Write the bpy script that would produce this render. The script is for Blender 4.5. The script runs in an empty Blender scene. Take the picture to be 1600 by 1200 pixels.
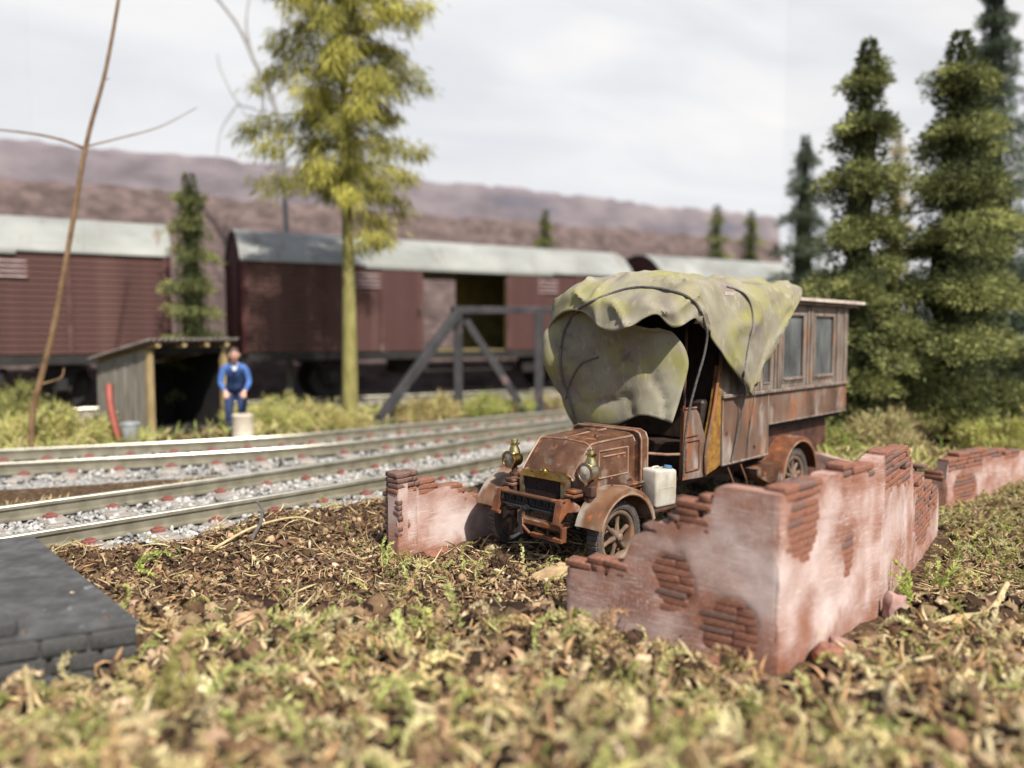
import bpy, bmesh, math, random
import numpy as np
from mathutils import Matrix, Vector, Quaternion

# ------------------------------------------------------------------ camera, sky, sun, exposure
SC = bpy.context.scene
COL = SC.collection
rng = np.random.default_rng(11)
random.seed(5)

CAM_H = 2.12
cam_d = bpy.data.cameras.new('camera')
cam = bpy.data.objects.new('camera', cam_d)
COL.objects.link(cam)
cam.location = (0, 0, CAM_H)
cam.rotation_euler = (math.radians(90) - math.atan(80 / 1165.0), 0, 0)
cam_d.sensor_width = 36.0
cam_d.lens = 36.0 * 1165.0 / 1600.0
cam_d.clip_start = 0.05
cam_d.clip_end = 500
cam_d.dof.use_dof = True
cam_d.dof.focus_distance = 6.75
cam_d.dof.aperture_fstop = 0.315
SC.camera = cam

SUN_EL = math.radians(50)
SUN_AZ = (0.50, -0.866)                     # horizontal direction towards the sun
world = bpy.data.worlds.new('World')
SC.world = world
world.use_nodes = True
wn = world.node_tree
bg = wn.nodes['Background']
sky_n = wn.nodes.new('ShaderNodeTexSky')
sky_n.sky_type = 'NISHITA'
sky_n.sun_disc = False
sky_n.sun_elevation = SUN_EL
sky_n.sun_rotation = math.atan2(SUN_AZ[0], SUN_AZ[1])
sky_n.dust_density = 2.0
wn.links.new(sky_n.outputs[0], bg.inputs[0])
bg.inputs[1].default_value = 0.09

sun_d = bpy.data.lights.new('sun', 'SUN')
sun_d.energy = 4.5
sun_d.angle = math.radians(1.0)
sun_d.color = (1.0, 0.955, 0.88)
sun = bpy.data.objects.new('sun', sun_d)
COL.objects.link(sun)
S_VEC = Vector((SUN_AZ[0] * math.cos(SUN_EL), SUN_AZ[1] * math.cos(SUN_EL), math.sin(SUN_EL)))
sun.rotation_euler = S_VEC.to_track_quat('Z', 'Y').to_euler()
sun.location = S_VEC * 40

SC.view_settings.view_transform = 'Standard'
SC.view_settings.look = 'None'
SC.view_settings.exposure = 0.66
SC.view_settings.gamma = 1.0
SC.view_settings.use_curve_mapping = False
SC.render.engine = 'CYCLES'
SC.cycles.use_denoising = True
SC.cycles.max_bounces = 6
SC.cycles.transparent_max_bounces = 8

# ------------------------------------------------------------------ helpers: objects
def tag(o, label=None, cat=None, group=None, kind=None):
    if label: o['label'] = label
    if cat: o['category'] = cat
    if group: o['group'] = group
    if kind: o['kind'] = kind
    return o

def empty(name, loc, rz=0.0, label=None, cat=None, group=None):
    o = bpy.data.objects.new(name, None)
    o.empty_display_size = 0.1
    COL.objects.link(o)
    o.location = loc
    o.rotation_euler = (0, 0, rz)
    return tag(o, label, cat, group)

def link(name, me, parent=None, loc=None, rot=None, scale=None):
    o = bpy.data.objects.new(name, me)
    COL.objects.link(o)
    if parent is not None: o.parent = parent
    if loc is not None: o.location = loc
    if rot is not None: o.rotation_euler = rot
    if scale is not None: o.scale = scale
    return o

def copy_tree(o, parent=None):
    c = o.copy()
    COL.objects.link(c)
    c.parent = parent
    for ch in list(o.children):
        copy_tree(ch, c)
    return c

def catmull(pts, n):
    """n samples per span through pts"""
    P = np.array(pts, float)
    P = np.vstack([2 * P[0] - P[1], P, 2 * P[-1] - P[-2]])
    out = []
    for i in range(1, len(P) - 2):
        p0, p1, p2, p3 = P[i - 1], P[i], P[i + 1], P[i + 2]
        for k in range(n):
            t = k / n
            out.append(0.5 * (2 * p1 + (p2 - p0) * t + (2 * p0 - 5 * p1 + 4 * p2 - p3) * t * t + (3 * p1 - p0 - 3 * p2 + p3) * t ** 3))
    out.append(P[-2])
    return np.array(out)

def surf(net, n):
    """bicubic sheet through a net of control points (rows x cols x 3)"""
    net = np.array(net, float)
    a = np.array([catmull(r, n) for r in net])
    b = np.array([catmull(a[:, j], n) for j in range(a.shape[1])])
    return b.transpose(1, 0, 2)

_RB = {}
def rbox_data(bev, seg, size):
    key = (round(bev, 4), seg, tuple(round(s, 4) for s in size))
    if key not in _RB:
        bm = bmesh.new()
        bmesh.ops.create_cube(bm, size=1.0)
        for v in bm.verts: v.co = Vector((v.co.x * size[0], v.co.y * size[1], v.co.z * size[2]))
        if bev > 0:
            bmesh.ops.bevel(bm, geom=list(bm.edges), offset=bev, segments=seg, affect='EDGES', profile=0.5)
        bm.verts.index_update()
        _RB[key] = ([tuple(v.co) for v in bm.verts], [[v.index for v in f.verts] for f in bm.faces])
        bm.free()
    return _RB[key]

def eul(x=0, y=0, z=0):
    return Matrix.Rotation(z, 3, 'Z') @ Matrix.Rotation(y, 3, 'Y') @ Matrix.Rotation(x, 3, 'X')

class MB:
    def __init__(s, tf=None):
        s.v, s.f, s.tf = [], [], tf
    def add(s, vs, fs):
        b = len(s.v)
        if s.tf: vs = [s.tf(*p) for p in vs]
        s.v += [tuple(p) for p in vs]
        s.f += [[i + b for i in f] for f in fs]
        return s
    def box(s, c, size, rot=None, bev=0.0, seg=1):
        vs, fs = rbox_data(bev, seg, size)
        m = rot or Matrix.Identity(3)
        return s.add([Vector(c) + m @ Vector(p) for p in vs], fs)
    def span(s, a, b, bev=0.0, seg=1):
        return s.box([(x + y) / 2 for x, y in zip(a, b)], [abs(y - x) for x, y in zip(a, b)], None, bev, seg)
    def tube(s, pts, r, n=8, cap=True):
        P = [Vector(p) for p in pts]
        R = list(r) if hasattr(r, '__len__') else [r] * len(P)
        t0 = (P[1] - P[0]).normalized()
        ref = Vector((0, 0, 1)) if abs(t0.z) < 0.9 else Vector((1, 0, 0))
        a = t0.cross(ref).normalized()
        vs, fs = [], []
        for i, p in enumerate(P):
            t = (P[min(i + 1, len(P) - 1)] - P[max(i - 1, 0)])
            if t.length < 1e-9: t = t0
            t.normalize()
            a = (a - t * a.dot(t)).normalized()
            b = t.cross(a)
            for k in range(n):
                w = 2 * math.pi * k / n
                vs.append(p + (a * math.cos(w) + b * math.sin(w)) * R[i])
        for i in range(len(P) - 1):
            for k in range(n):
                k2 = (k + 1) % n
                fs.append([i * n + k, i * n + k2, (i + 1) * n + k2, (i + 1) * n + k])
        if cap:
            fs.append(list(range(n))[::-1]); fs.append([(len(P) - 1) * n + k for k in range(n)])
        return s.add(vs, fs)
    def lathe(s, prof, c, axis, n=24, closed=False):
        ax = Vector(axis).normalized()
        ref = Vector((0, 0, 1)) if abs(ax.z) < 0.9 else Vector((1, 0, 0))
        a = ax.cross(ref).normalized(); b = ax.cross(a)
        c = Vector(c)
        vs, fs = [], []
        for r, h in prof:
            for k in range(n):
                w = 2 * math.pi * k / n
                vs.append(c + ax * h + (a * math.cos(w) + b * math.sin(w)) * max(r, 1e-5))
        m = len(prof)
        for i in range(m if closed else m - 1):
            j = (i + 1) % m
            for k in range(n):
                k2 = (k + 1) % n
                fs.append([i * n + k, i * n + k2, j * n + k2, j * n + k])
        if not closed:
            fs.append(list(range(n))[::-1]); fs.append([(m - 1) * n + k for k in range(n)])
        return s.add(vs, fs)
    def prism(s, poly, to3, d0, d1):
        """poly 2D outline, to3(a, b, d) -> xyz"""
        n = len(poly)
        vs = [to3(a, b, d0) for a, b in poly] + [to3(a, b, d1) for a, b in poly]
        fs = [list(range(n))[::-1], [n + i for i in range(n)]]
        for i in range(n):
            j = (i + 1) % n
            fs.append([i, j, n + j, n + i])
        return s.add(vs, fs)
    def loft(s, rings, cap=True, closed=True):
        n = len(rings[0])
        vs = [p for r in rings for p in r]
        fs = []
        for i in range(len(rings) - 1):
            for k in range(n if closed else n - 1):
                k2 = (k + 1) % n
                fs.append([i * n + k, i * n + k2, (i + 1) * n + k2, (i + 1) * n + k])
        if cap:
            fs.append(list(range(n))[::-1]); fs.append([(len(rings) - 1) * n + k for k in range(n)])
        return s.add(vs, fs)
    def grid(s, P):
        return s.loft([list(map(tuple, r)) for r in P], cap=False, closed=False)
    def mesh(s, name, mat, smooth=False, angle=None, recalc=True):
        me = bpy.data.meshes.new(name)
        me.from_pydata(s.v, [], s.f)
        if recalc:
            bm = bmesh.new(); bm.from_mesh(me)
            bmesh.ops.recalc_face_normals(bm, faces=list(bm.faces))
            bm.to_mesh(me); bm.free()
        for m in (mat if isinstance(mat, (list, tuple)) else [mat]): me.materials.append(m)
        if smooth:
            me.polygons.foreach_set('use_smooth', [True] * len(me.polygons))
            me.set_sharp_from_angle(angle=math.radians(angle or 40))
        me.update()
        return me
    def build(s, name, mat, parent=None, smooth=False, angle=None, **k):
        return link(name, s.mesh(name, mat, smooth, angle, **k.pop('mk', {})), parent, **k)

def np_mesh(name, V, Fq, mat, col=None, smooth=False):
    """V (n,3), Fq (m,3) or (m,4); col (n,3) point colours"""
    me = bpy.data.meshes.new(name)
    V = np.asarray(V, np.float32); Fq = np.asarray(Fq, np.int32)
    m, k = Fq.shape
    me.vertices.add(len(V)); me.vertices.foreach_set('co', V.ravel())
    me.loops.add(m * k); me.loops.foreach_set('vertex_index', Fq.ravel())
    me.polygons.add(m); me.polygons.foreach_set('loop_start', np.arange(0, m * k, k, dtype=np.int32))
    if smooth: me.polygons.foreach_set('use_smooth', np.ones(m, bool))
    me.update(calc_edges=True)
    if col is not None:
        at = me.attributes.new('Col', 'FLOAT_COLOR', 'POINT')
        c4 = np.ones((len(V), 4), np.float32); c4[:, :3] = col
        at.data.foreach_set('color', c4.ravel())
    me.materials.append(mat)
    return me

def rot_mats(n, yaw, pitch, roll):
    cy, sy, cp, sp, cr, sr = np.cos(yaw), np.sin(yaw), np.cos(pitch), np.sin(pitch), np.cos(roll), np.sin(roll)
    M = np.empty((n, 3, 3))
    M[:, 0, 0] = cy * cp; M[:, 0, 1] = cy * sp * sr - sy * cr; M[:, 0, 2] = cy * sp * cr + sy * sr
    M[:, 1, 0] = sy * cp; M[:, 1, 1] = sy * sp * sr + cy * cr; M[:, 1, 2] = sy * sp * cr - cy * sr
    M[:, 2, 0] = -sp;     M[:, 2, 1] = cp * sr;                M[:, 2, 2] = cp * cr
    return M

def scatter(base_v, base_f, pos, M, scale, col, bend=None):
    """merge copies of one small mesh; returns V, F, C"""
    bv = np.asarray(base_v, float); bf = np.asarray(base_f, int); n = len(pos)
    L = bv[None] * scale[:, None, :]
    if bend is not None:
        L = L.copy(); L[:, :, 2] += bend[:, None] * (bv[None, :, 0] ** 2) * scale[:, None, 0]
    V = np.einsum('nij,nkj->nki', M, L) + pos[:, None, :]
    F = bf[None] + (np.arange(n) * len(bv))[:, None, None]
    C = np.repeat(col[:, None, :], len(bv), 1)
    return V.reshape(-1, 3), F.reshape(-1, bf.shape[1]), C.reshape(-1, 3)

def merge(parts):
    V, F, C, o = [], [], [], 0
    for v, f, c in parts:
        V.append(v); F.append(f + o); C.append(c); o += len(v)
    return np.vstack(V), np.vstack(F), np.vstack(C)

def _hash(i, j, s):
    h = (i * 374761393 + j * 668265263 + s * 974711) & 0xffffffff
    h = ((h ^ (h >> 13)) * 1274126177) & 0xffffffff
    return ((h ^ (h >> 16)) & 0xffff) / 65535.0
def vnoise(x, y, s=0):
    x = np.asarray(x, float); y = np.asarray(y, float)
    xi = np.floor(x).astype(np.int64); yi = np.floor(y).astype(np.int64)
    fx = x - xi; fy = y - yi
    fx = fx * fx * (3 - 2 * fx); fy = fy * fy * (3 - 2 * fy)
    a = _hash(xi, yi, s); b = _hash(xi + 1, yi, s); c = _hash(xi, yi + 1, s); d = _hash(xi + 1, yi + 1, s)
    return (a + (b - a) * fx) * (1 - fy) + (c + (d - c) * fx) * fy
def fbm(x, y, s=0, o=4):
    r = 0; a = 0.5
    for k in range(o):
        r = r + a * vnoise(x * 2 ** k, y * 2 ** k, s + k); a *= 0.5
    return r
def sstep(a, b, x):
    t = np.clip((x - a) / (b - a), 0, 1)
    return t * t * (3 - 2 * t)

# ------------------------------------------------------------------ helpers: materials
def PM(name, stops, scale=6.0, detail=6.0, rough=0.8, metal=0.0, bump=0.2, bscale=None, stretch=(1, 1, 1),
       layers=(), attr=None, attr_col=None, attr_amt=0.25, spec=0.4, rough_var=0.0, dist=0.0, bdist=0.01, coord='Object', trans=0.0):
    m = bpy.data.materials.new(name); m.use_nodes = True
    nt = m.node_tree; N = nt.nodes; Lk = nt.links
    bs = N['Principled BSDF']
    tc = N.new('ShaderNodeTexCoord')
    def mapped(st):
        mp = N.new('ShaderNodeMapping'); mp.inputs['Scale'].default_value = st
        Lk.new(tc.outputs[coord], mp.inputs['Vector']); return mp.outputs[0]
    def noise(sc, st=(1, 1, 1), det=detail, ds=dist, off=0):
        n = N.new('ShaderNodeTexNoise'); n.inputs['Scale'].default_value = sc
        n.inputs['Detail'].default_value = det; n.inputs['Distortion'].default_value = ds
        mp = mapped(st); mp.node.inputs['Location'].default_value = (off, off * 0.7, off * 1.3)
        Lk.new(mp, n.inputs['Vector']); return n.outputs['Fac']
    def ramp(fac, st):
        r = N.new('ShaderNodeValToRGB'); e = r.color_ramp.elements
        while len(e) < len(st): e.new(0.5)
        for k, (p, c) in enumerate(st):
            e[k].position = p; e[k].color = (*c, 1) if len(c) == 3 else c
        Lk.new(fac, r.inputs[0]); return r.outputs[0]
    def mix(f, a, b, bt='MIX'):
        x = N.new('ShaderNodeMix'); x.data_type = 'RGBA'; x.blend_type = bt
        for sock, val in ((x.inputs[0], f), (x.inputs[6], a), (x.inputs[7], b)):
            if hasattr(val, 'is_linked'): Lk.new(val, sock)
            elif isinstance(val, (int, float)): sock.default_value = val
            else: sock.default_value = (*val, 1)
        return x.outputs[2]
    nf = noise(scale, stretch)
    if attr:
        an = N.new('ShaderNodeAttribute'); an.attribute_name = attr
        g = ramp(nf, [(0.25, (1 - attr_amt,) * 3), (0.75, (1 + attr_amt,) * 3)])
        c = mix(1.0, an.outputs['Color'], g, 'MULTIPLY')
    else:
        c = ramp(nf, stops)
    for k, (lc, ls, lo, hi, lst) in enumerate(layers):
        f = noise(ls, lst, off=3.7 * (k + 1))
        f = ramp(f, [(lo, (0, 0, 0)), (hi, (1, 1, 1))])
        c = mix(f, c, lc)
    if attr_col:                                   # attribute 'wear' blends towards attr_col
        an = N.new('ShaderNodeAttribute'); an.attribute_name = 'wear'
        f = N.new('ShaderNodeMath'); f.operation = 'MULTIPLY_ADD'
        n2 = noise(scale * 2.2, stretch, off=9)
        mm = N.new('ShaderNodeMath'); mm.operation = 'MULTIPLY_ADD'; mm.use_clamp = True
        Lk.new(n2, mm.inputs[0]); mm.inputs[1].default_value = 1.6; mm.inputs[2].default_value = -0.25
        f.operation = 'MULTIPLY'; f.use_clamp = True
        Lk.new(an.outputs['Fac'], f.inputs[0]); Lk.new(mm.outputs[0], f.inputs[1])
        c = mix(f.outputs[0], c, attr_col)
    Lk.new(c, bs.inputs['Base Color'])
    bs.inputs['Roughness'].default_value = rough
    bs.inputs['Metallic'].default_value = metal
    bs.inputs['Specular IOR Level'].default_value = spec
    if rough_var:
        rr = N.new('ShaderNodeMapRange'); rr.inputs['To Min'].default_value = rough - rough_var; rr.inputs['To Max'].default_value = rough + rough_var
        Lk.new(noise(scale * 1.7, stretch, off=5), rr.inputs['Value']); Lk.new(rr.outputs[0], bs.inputs['Roughness'])
    if bump:
        b = N.new('ShaderNodeBump'); b.inputs['Strength'].default_value = bump; b.inputs['Distance'].default_value = bdist
        Lk.new(noise(bscale or scale * 4, stretch), b.inputs['Height']); Lk.new(b.outputs[0], bs.inputs['Normal'])
    if trans:
        out = N['Material Output']; tr = N.new('ShaderNodeBsdfTranslucent'); Lk.new(c, tr.inputs[0])
        mx = N.new('ShaderNodeMixShader'); mx.inputs[0].default_value = trans
        Lk.new(bs.outputs[0], mx.inputs[1]); Lk.new(tr.outputs[0], mx.inputs[2]); Lk.new(mx.outputs[0], out.inputs[0])
    return m

I3 = (1, 1, 1)
M = {}
M['rust'] = PM('rusty_paint', [(0.30, (0.040, 0.017, 0.009)), (0.5, (0.086, 0.038, 0.019)), (0.7, (0.132, 0.064, 0.034))], 5, rough=0.55, rough_var=0.18, bump=0.25, bscale=40, bdist=0.004,
               layers=[((0.40, 0.125, 0.032), 7, 0.60, 0.72, I3), ((0.24, 0.195, 0.155), 4, 0.60, 0.76, I3), ((0.06, 0.02, 0.015), 9, 0.62, 0.70, I3), ((0.55, 0.40, 0.25), 42, 0.70, 0.74, I3)])
M['rust_edge'] = PM('rubbed_rust_edge', [(0.3, (0.15, 0.075, 0.042)), (0.7, (0.32, 0.20, 0.13))], 9, rough=0.5, bump=0.2, bscale=50, bdist=0.003, layers=[((0.38, 0.13, 0.04), 8, 0.60, 0.72, I3)])
M['rust_side'] = PM('rusty_coach_paint', [(0.3, (0.080, 0.045, 0.030)), (0.5, (0.135, 0.078, 0.053)), (0.68, (0.195, 0.14, 0.11))], 2.2, rough=0.58, rough_var=0.15, bump=0.2, bscale=30, bdist=0.004, stretch=(1.2, 1.2, 0.8),
               layers=[((0.27, 0.105, 0.042), 2.6, 0.52, 0.70, (1.2, 1.2, 0.7)), ((0.33, 0.285, 0.245), 3.0, 0.56, 0.72, (1.4, 1.4, 0.5)), ((0.06, 0.03, 0.02), 8, 0.66, 0.76, (1.2, 1.2, 0.7)), ((0.45, 0.36, 0.28), 45, 0.70, 0.74, I3)])
M['rust_dark'] = PM('dark_rust', [(0.3, (0.03, 0.015, 0.012)), (0.7, (0.11, 0.045, 0.028))], 7, rough=0.7, bump=0.25, bscale=40, bdist=0.004, layers=[((0.30, 0.09, 0.025), 9, 0.64, 0.74, I3)])
M['rust_orange'] = PM('orange_rust', [(0.3, (0.09, 0.035, 0.018)), (0.6, (0.19, 0.068, 0.03)), (0.8, (0.32, 0.125, 0.042))], 9, rough=0.6, bump=0.2, bscale=50, bdist=0.004, layers=[((0.30, 0.25, 0.21), 6, 0.58, 0.7, I3)])
M['fender'] = PM('weathered_fender_paint', [(0.3, (0.105, 0.047, 0.024)), (0.5, (0.175, 0.088, 0.046)), (0.7, (0.235, 0.175, 0.125))], 4.5, rough=0.55, rough_var=0.15, bump=0.2, bscale=45, bdist=0.003,
                 layers=[((0.36, 0.32, 0.27), 3.4, 0.50, 0.64, I3), ((0.36, 0.115, 0.035), 8, 0.60, 0.69, I3)])
M['ochre'] = PM('ochre_rust_panel', [(0.3, (0.13, 0.06, 0.016)), (0.65, (0.30, 0.155, 0.03))], 14, rough=0.6, bump=0.15)
M['brass'] = PM('brass', [(0.3, (0.32, 0.23, 0.08)), (0.6, (0.62, 0.50, 0.22))], 9, rough=0.26, metal=1.0, rough_var=0.1, bump=0.1, layers=[((0.10, 0.055, 0.03), 11, 0.6, 0.72, I3)])
M['brass_dull'] = PM('tarnished_brass', [(0.3, (0.20, 0.15, 0.09)), (0.6, (0.48, 0.40, 0.26))], 14, rough=0.42, metal=0.85, bump=0.1, layers=[((0.30, 0.10, 0.05), 10, 0.55, 0.7, I3)])
M['core'] = PM('radiator_mesh', [(0.35, (0.014, 0.009, 0.008)), (0.7, (0.06, 0.03, 0.025))], 60, rough=0.6, bump=0.5, bscale=120, layers=[((0.35, 0.22, 0.15), 14, 0.7, 0.74, (5, 5, 0.4))])
M['iron'] = PM('black_iron', [(0.3, (0.008, 0.008, 0.009)), (0.7, (0.035, 0.035, 0.04))], 10, rough=0.42, bump=0.15, layers=[((0.11, 0.05, 0.03), 8, 0.64, 0.74, I3)])
M['rubber'] = PM('dusty_rubber', [(0.3, (0.045, 0.038, 0.034)), (0.7, (0.11, 0.092, 0.08))], 11, rough=0.75, bump=0.3, bscale=60, layers=[((0.19, 0.145, 0.11), 7, 0.58, 0.74, I3)])
M['wheel'] = PM('muddy_wheel_paint', [(0.3, (0.085, 0.055, 0.038)), (0.7, (0.21, 0.145, 0.10))], 9, rough=0.6, bump=0.2, layers=[((0.28, 0.10, 0.045), 7, 0.56, 0.7, I3)])
M['tarp'] = PM('camouflage_canvas', [(0.32, (0.175, 0.155, 0.105)), (0.5, (0.235, 0.21, 0.15)), (0.7, (0.30, 0.275, 0.205))], 2.6, rough=0.85, bump=0.4, bscale=95, bdist=0.006, spec=0.2,
               layers=[((0.25, 0.232, 0.085), 2.3, 0.47, 0.68, (1, 1, 1.2)), ((0.195, 0.165, 0.14), 3.1, 0.54, 0.68, I3), ((0.34, 0.315, 0.24), 9, 0.58, 0.80, (2, 2, 0.8)), ((0.10, 0.085, 0.06), 5, 0.62, 0.82, I3), ((0.06, 0.052, 0.042), 38, 0.68, 0.73, I3)])
M['rope'] = PM('grey_rope', [(0.3, (0.05, 0.045, 0.04)), (0.7, (0.14, 0.125, 0.11))], 40, rough=0.7)
M['coach'] = PM('weathered_coach_wood', [(0.3, (0.09, 0.066, 0.05)), (0.5, (0.17, 0.132, 0.105)), (0.7, (0.25, 0.212, 0.178))], 6, rough=0.7, bump=0.3, stretch=(2.5, 2.5, 0.5), layers=[((0.26, 0.12, 0.06), 5, 0.6, 0.72, (2, 2, 0.6))])
M['roof_trim'] = PM('pale_roof_edge', [(0.3, (0.36, 0.28, 0.22)), (0.7, (0.56, 0.49, 0.42))], 7, rough=0.75, layers=[((0.22, 0.12, 0.07), 6, 0.6, 0.7, (0.4, 1, 3))])
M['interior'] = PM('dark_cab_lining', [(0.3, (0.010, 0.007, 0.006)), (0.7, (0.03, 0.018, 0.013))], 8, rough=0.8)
M['leather'] = PM('dark_leather', [(0.3, (0.015, 0.010, 0.008)), (0.7, (0.05, 0.03, 0.02))], 14, rough=0.55)
M['can'] = PM('chalky_white_plastic', [(0.3, (0.34, 0.305, 0.24)), (0.6, (0.48, 0.45, 0.385))], 7, rough=0.5, bump=0.12, layers=[((0.38, 0.31, 0.22), 9, 0.6, 0.74, (1, 1, 0.5)), ((0.10, 0.08, 0.06), 45, 0.72, 0.75, I3)])
M['blue_cap'] = PM('blue_plastic', [(0.3, (0.07, 0.16, 0.28)), (0.7, (0.18, 0.30, 0.42))], 20, rough=0.4)

def glass_mat():
    m = PM('dusty_window_glass', [(0.3, (0.035, 0.037, 0.038)), (0.55, (0.10, 0.105, 0.104)), (0.75, (0.18, 0.185, 0.175))], 4, rough=0.3, rough_var=0.12, bump=0.0, stretch=(1, 1, 0.5), spec=0.6)
    return m
M['glass'] = glass_mat()
M['lens'] = PM('lamp_glass', [(0.3, (0.05, 0.045, 0.04)), (0.7, (0.22, 0.19, 0.15))], 16, rough=0.15, bump=0.0, spec=0.8)
M['lens_pale'] = PM('dusty_lamp_glass', [(0.3, (0.30, 0.25, 0.20)), (0.7, (0.52, 0.46, 0.38))], 16, rough=0.35, bump=0.1, layers=[((0.12, 0.07, 0.05), 22, 0.6, 0.7, I3)])

M['plaster'] = PM('drybrushed_plaster', [(0.30, (0.22, 0.095, 0.062)), (0.5, (0.31, 0.16, 0.115)), (0.72, (0.44, 0.285, 0.235))], 2.4, rough=0.7, bump=0.35, bscale=55, bdist=0.004, stretch=(1, 1, 1.3),
                  layers=[((0.56, 0.455, 0.42), 1.5, 0.44, 0.68, (1, 1, 1.4)), ((0.60, 0.50, 0.47), 9, 0.54, 0.74, (0.7, 0.7, 16.0)), ((0.56, 0.46, 0.43), 75, 0.55, 0.72, I3), ((0.235, 0.088, 0.045), 2.0, 0.53, 0.72, (1.2, 1.2, 0.8)), ((0.12, 0.065, 0.05), 90, 0.68, 0.74, I3)],
                  attr_col=(0.225, 0.082, 0.042))
M['brick'] = PM('old_brick', [(0.3, (0.16, 0.062, 0.036)), (0.55, (0.235, 0.098, 0.06)), (0.75, (0.34, 0.18, 0.13))], 6, rough=0.8, bump=0.3, bscale=40, bdist=0.004, layers=[((0.40, 0.27, 0.22), 5, 0.60, 0.80, I3), ((0.11, 0.07, 0.06), 4, 0.60, 0.75, I3)], coord='Generated')
M['brick_dark'] = PM('sooty_brick', [(0.3, (0.10, 0.058, 0.045)), (0.6, (0.18, 0.10, 0.078)), (0.8, (0.32, 0.21, 0.17))], 6, rough=0.8, bump=0.3, bscale=40, bdist=0.004, coord='Generated')
M['rubble'] = PM('pink_rubble', [(0.3, (0.22, 0.115, 0.09)), (0.55, (0.36, 0.22, 0.19)), (0.75, (0.52, 0.40, 0.37))], 9, rough=0.85, bump=0.5, bscale=30, bdist=0.01)
M['soil'] = PM('crumbly_soil', [(0.3, (0.030, 0.018, 0.011)), (0.5, (0.075, 0.045, 0.026)), (0.7, (0.16, 0.105, 0.06))], 14, detail=10, rough=0.95, bump=0.8, bscale=45, bdist=0.03, spec=0.1,
               layers=[((0.24, 0.18, 0.10), 22, 0.58, 0.7, I3)])
M['litter'] = PM('plant_litter', [], 30, rough=0.9, bump=0.3, bscale=80, bdist=0.004, spec=0.15, attr='Col', attr_amt=0.3)
M['foliage'] = PM('needles', [], 3, rough=0.8, bump=0.0, spec=0.2, attr='Col', attr_amt=0.3, trans=0.25)
M['inner'] = PM('crown_shade', [(0.3, (0.016, 0.020, 0.009)), (0.7, (0.06, 0.068, 0.026))], 14, rough=0.95, bump=1.0, bscale=22, bdist=0.08, spec=0.1)  # very dark green, the shade deep in the crowns as colour
M['ballast'] = PM('white_ballast', [], 40, rough=0.85, bump=0.3, spec=0.2, attr='Col', attr_amt=0.15)
M['bed'] = PM('ballast_bed', [(0.3, (0.10, 0.092, 0.08)), (0.5, (0.24, 0.23, 0.21)), (0.7, (0.40, 0.39, 0.37))], 22, rough=0.95, bump=0.6, bscale=30, bdist=0.03)
M['rail'] = PM('rail_steel', [(0.3, (0.14, 0.125, 0.088)), (0.7, (0.25, 0.228, 0.168))], 6, rough=0.55, metal=0.25, bump=0.1, stretch=(1, 1, 1))
M['rail_head'] = PM('polished_rail_head', [(0.3, (0.55, 0.53, 0.43)), (0.7, (0.74, 0.72, 0.62))], 6, rough=0.36, metal=0.8, bump=0.05)
M['sleeper'] = PM('weathered_sleeper', [(0.3, (0.14, 0.12, 0.10)), (0.5, (0.27, 0.235, 0.20)), (0.7, (0.42, 0.38, 0.33))], 7, rough=0.9, bump=0.5, stretch=(1, 5, 1), bdist=0.01)
M['clip'] = PM('red_chair_paint', [(0.3, (0.13, 0.035, 0.028)), (0.7, (0.25, 0.085, 0.07))], 15, rough=0.7, bump=0.3)
M['wagon'] = PM('oxide_red_wagon_paint', [(0.3, (0.055, 0.021, 0.018)), (0.55, (0.085, 0.036, 0.031)), (0.75, (0.12, 0.062, 0.052))], 1.6, rough=0.75, bump=0.15, stretch=(1, 1, 1.5), layers=[((0.17, 0.135, 0.09), 1.1, 0.62, 0.78, I3)])
M['wagon_end'] = PM('dark_oxide_red', [(0.3, (0.06, 0.015, 0.014)), (0.7, (0.11, 0.032, 0.028))], 2, rough=0.75, bump=0.1)
M['wagon_roof'] = PM('pale_grey_roof', [(0.3, (0.185, 0.19, 0.17)), (0.5, (0.24, 0.245, 0.225)), (0.7, (0.30, 0.305, 0.28))], 1.1, rough=0.6, bump=0.05, stretch=(0.6, 1, 1), layers=[((0.155, 0.16, 0.145), 0.9, 0.54, 0.74, I3), ((0.16, 0.12, 0.09), 2.5, 0.60, 0.76, (3, 0.5, 0.5))])
M['louvre'] = PM('pale_louvre', [(0.3, (0.22, 0.15, 0.14)), (0.7, (0.38, 0.30, 0.29))], 5, rough=0.5, bump=0.1)
M['under'] = PM('underframe_black', [(0.3, (0.008, 0.007, 0.006)), (0.7, (0.024, 0.02, 0.018))], 4, rough=0.7)
M['wagon_in'] = PM('olive_wagon_lining', [(0.3, (0.10, 0.08, 0.028)), (0.7, (0.22, 0.175, 0.065))], 3, rough=0.85)
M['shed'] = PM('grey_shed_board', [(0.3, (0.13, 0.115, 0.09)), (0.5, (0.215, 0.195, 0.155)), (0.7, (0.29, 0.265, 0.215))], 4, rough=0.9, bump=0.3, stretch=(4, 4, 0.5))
M['shed_in'] = PM('shade_black_board', [(0.3, (0.004, 0.004, 0.004)), (0.7, (0.012, 0.011, 0.010))], 4, rough=0.9)  # near-black colour stands in for the shade inside the shed
M['post'] = PM('yellowed_timber', [(0.3, (0.21, 0.15, 0.065)), (0.7, (0.37, 0.28, 0.14))], 5, rough=0.85, bump=0.3, stretch=(4, 4, 0.6))
M['tin'] = PM('corrugated_tin', [(0.3, (0.17, 0.14, 0.125)), (0.7, (0.33, 0.29, 0.26))], 4, rough=0.6, bump=0.1)
M['gantry'] = PM('charcoal_steel', [(0.3, (0.022, 0.021, 0.023)), (0.7, (0.05, 0.046, 0.048))], 4, rough=0.6, layers=[((0.14, 0.09, 0.085), 3, 0.6, 0.75, I3)])
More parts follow.
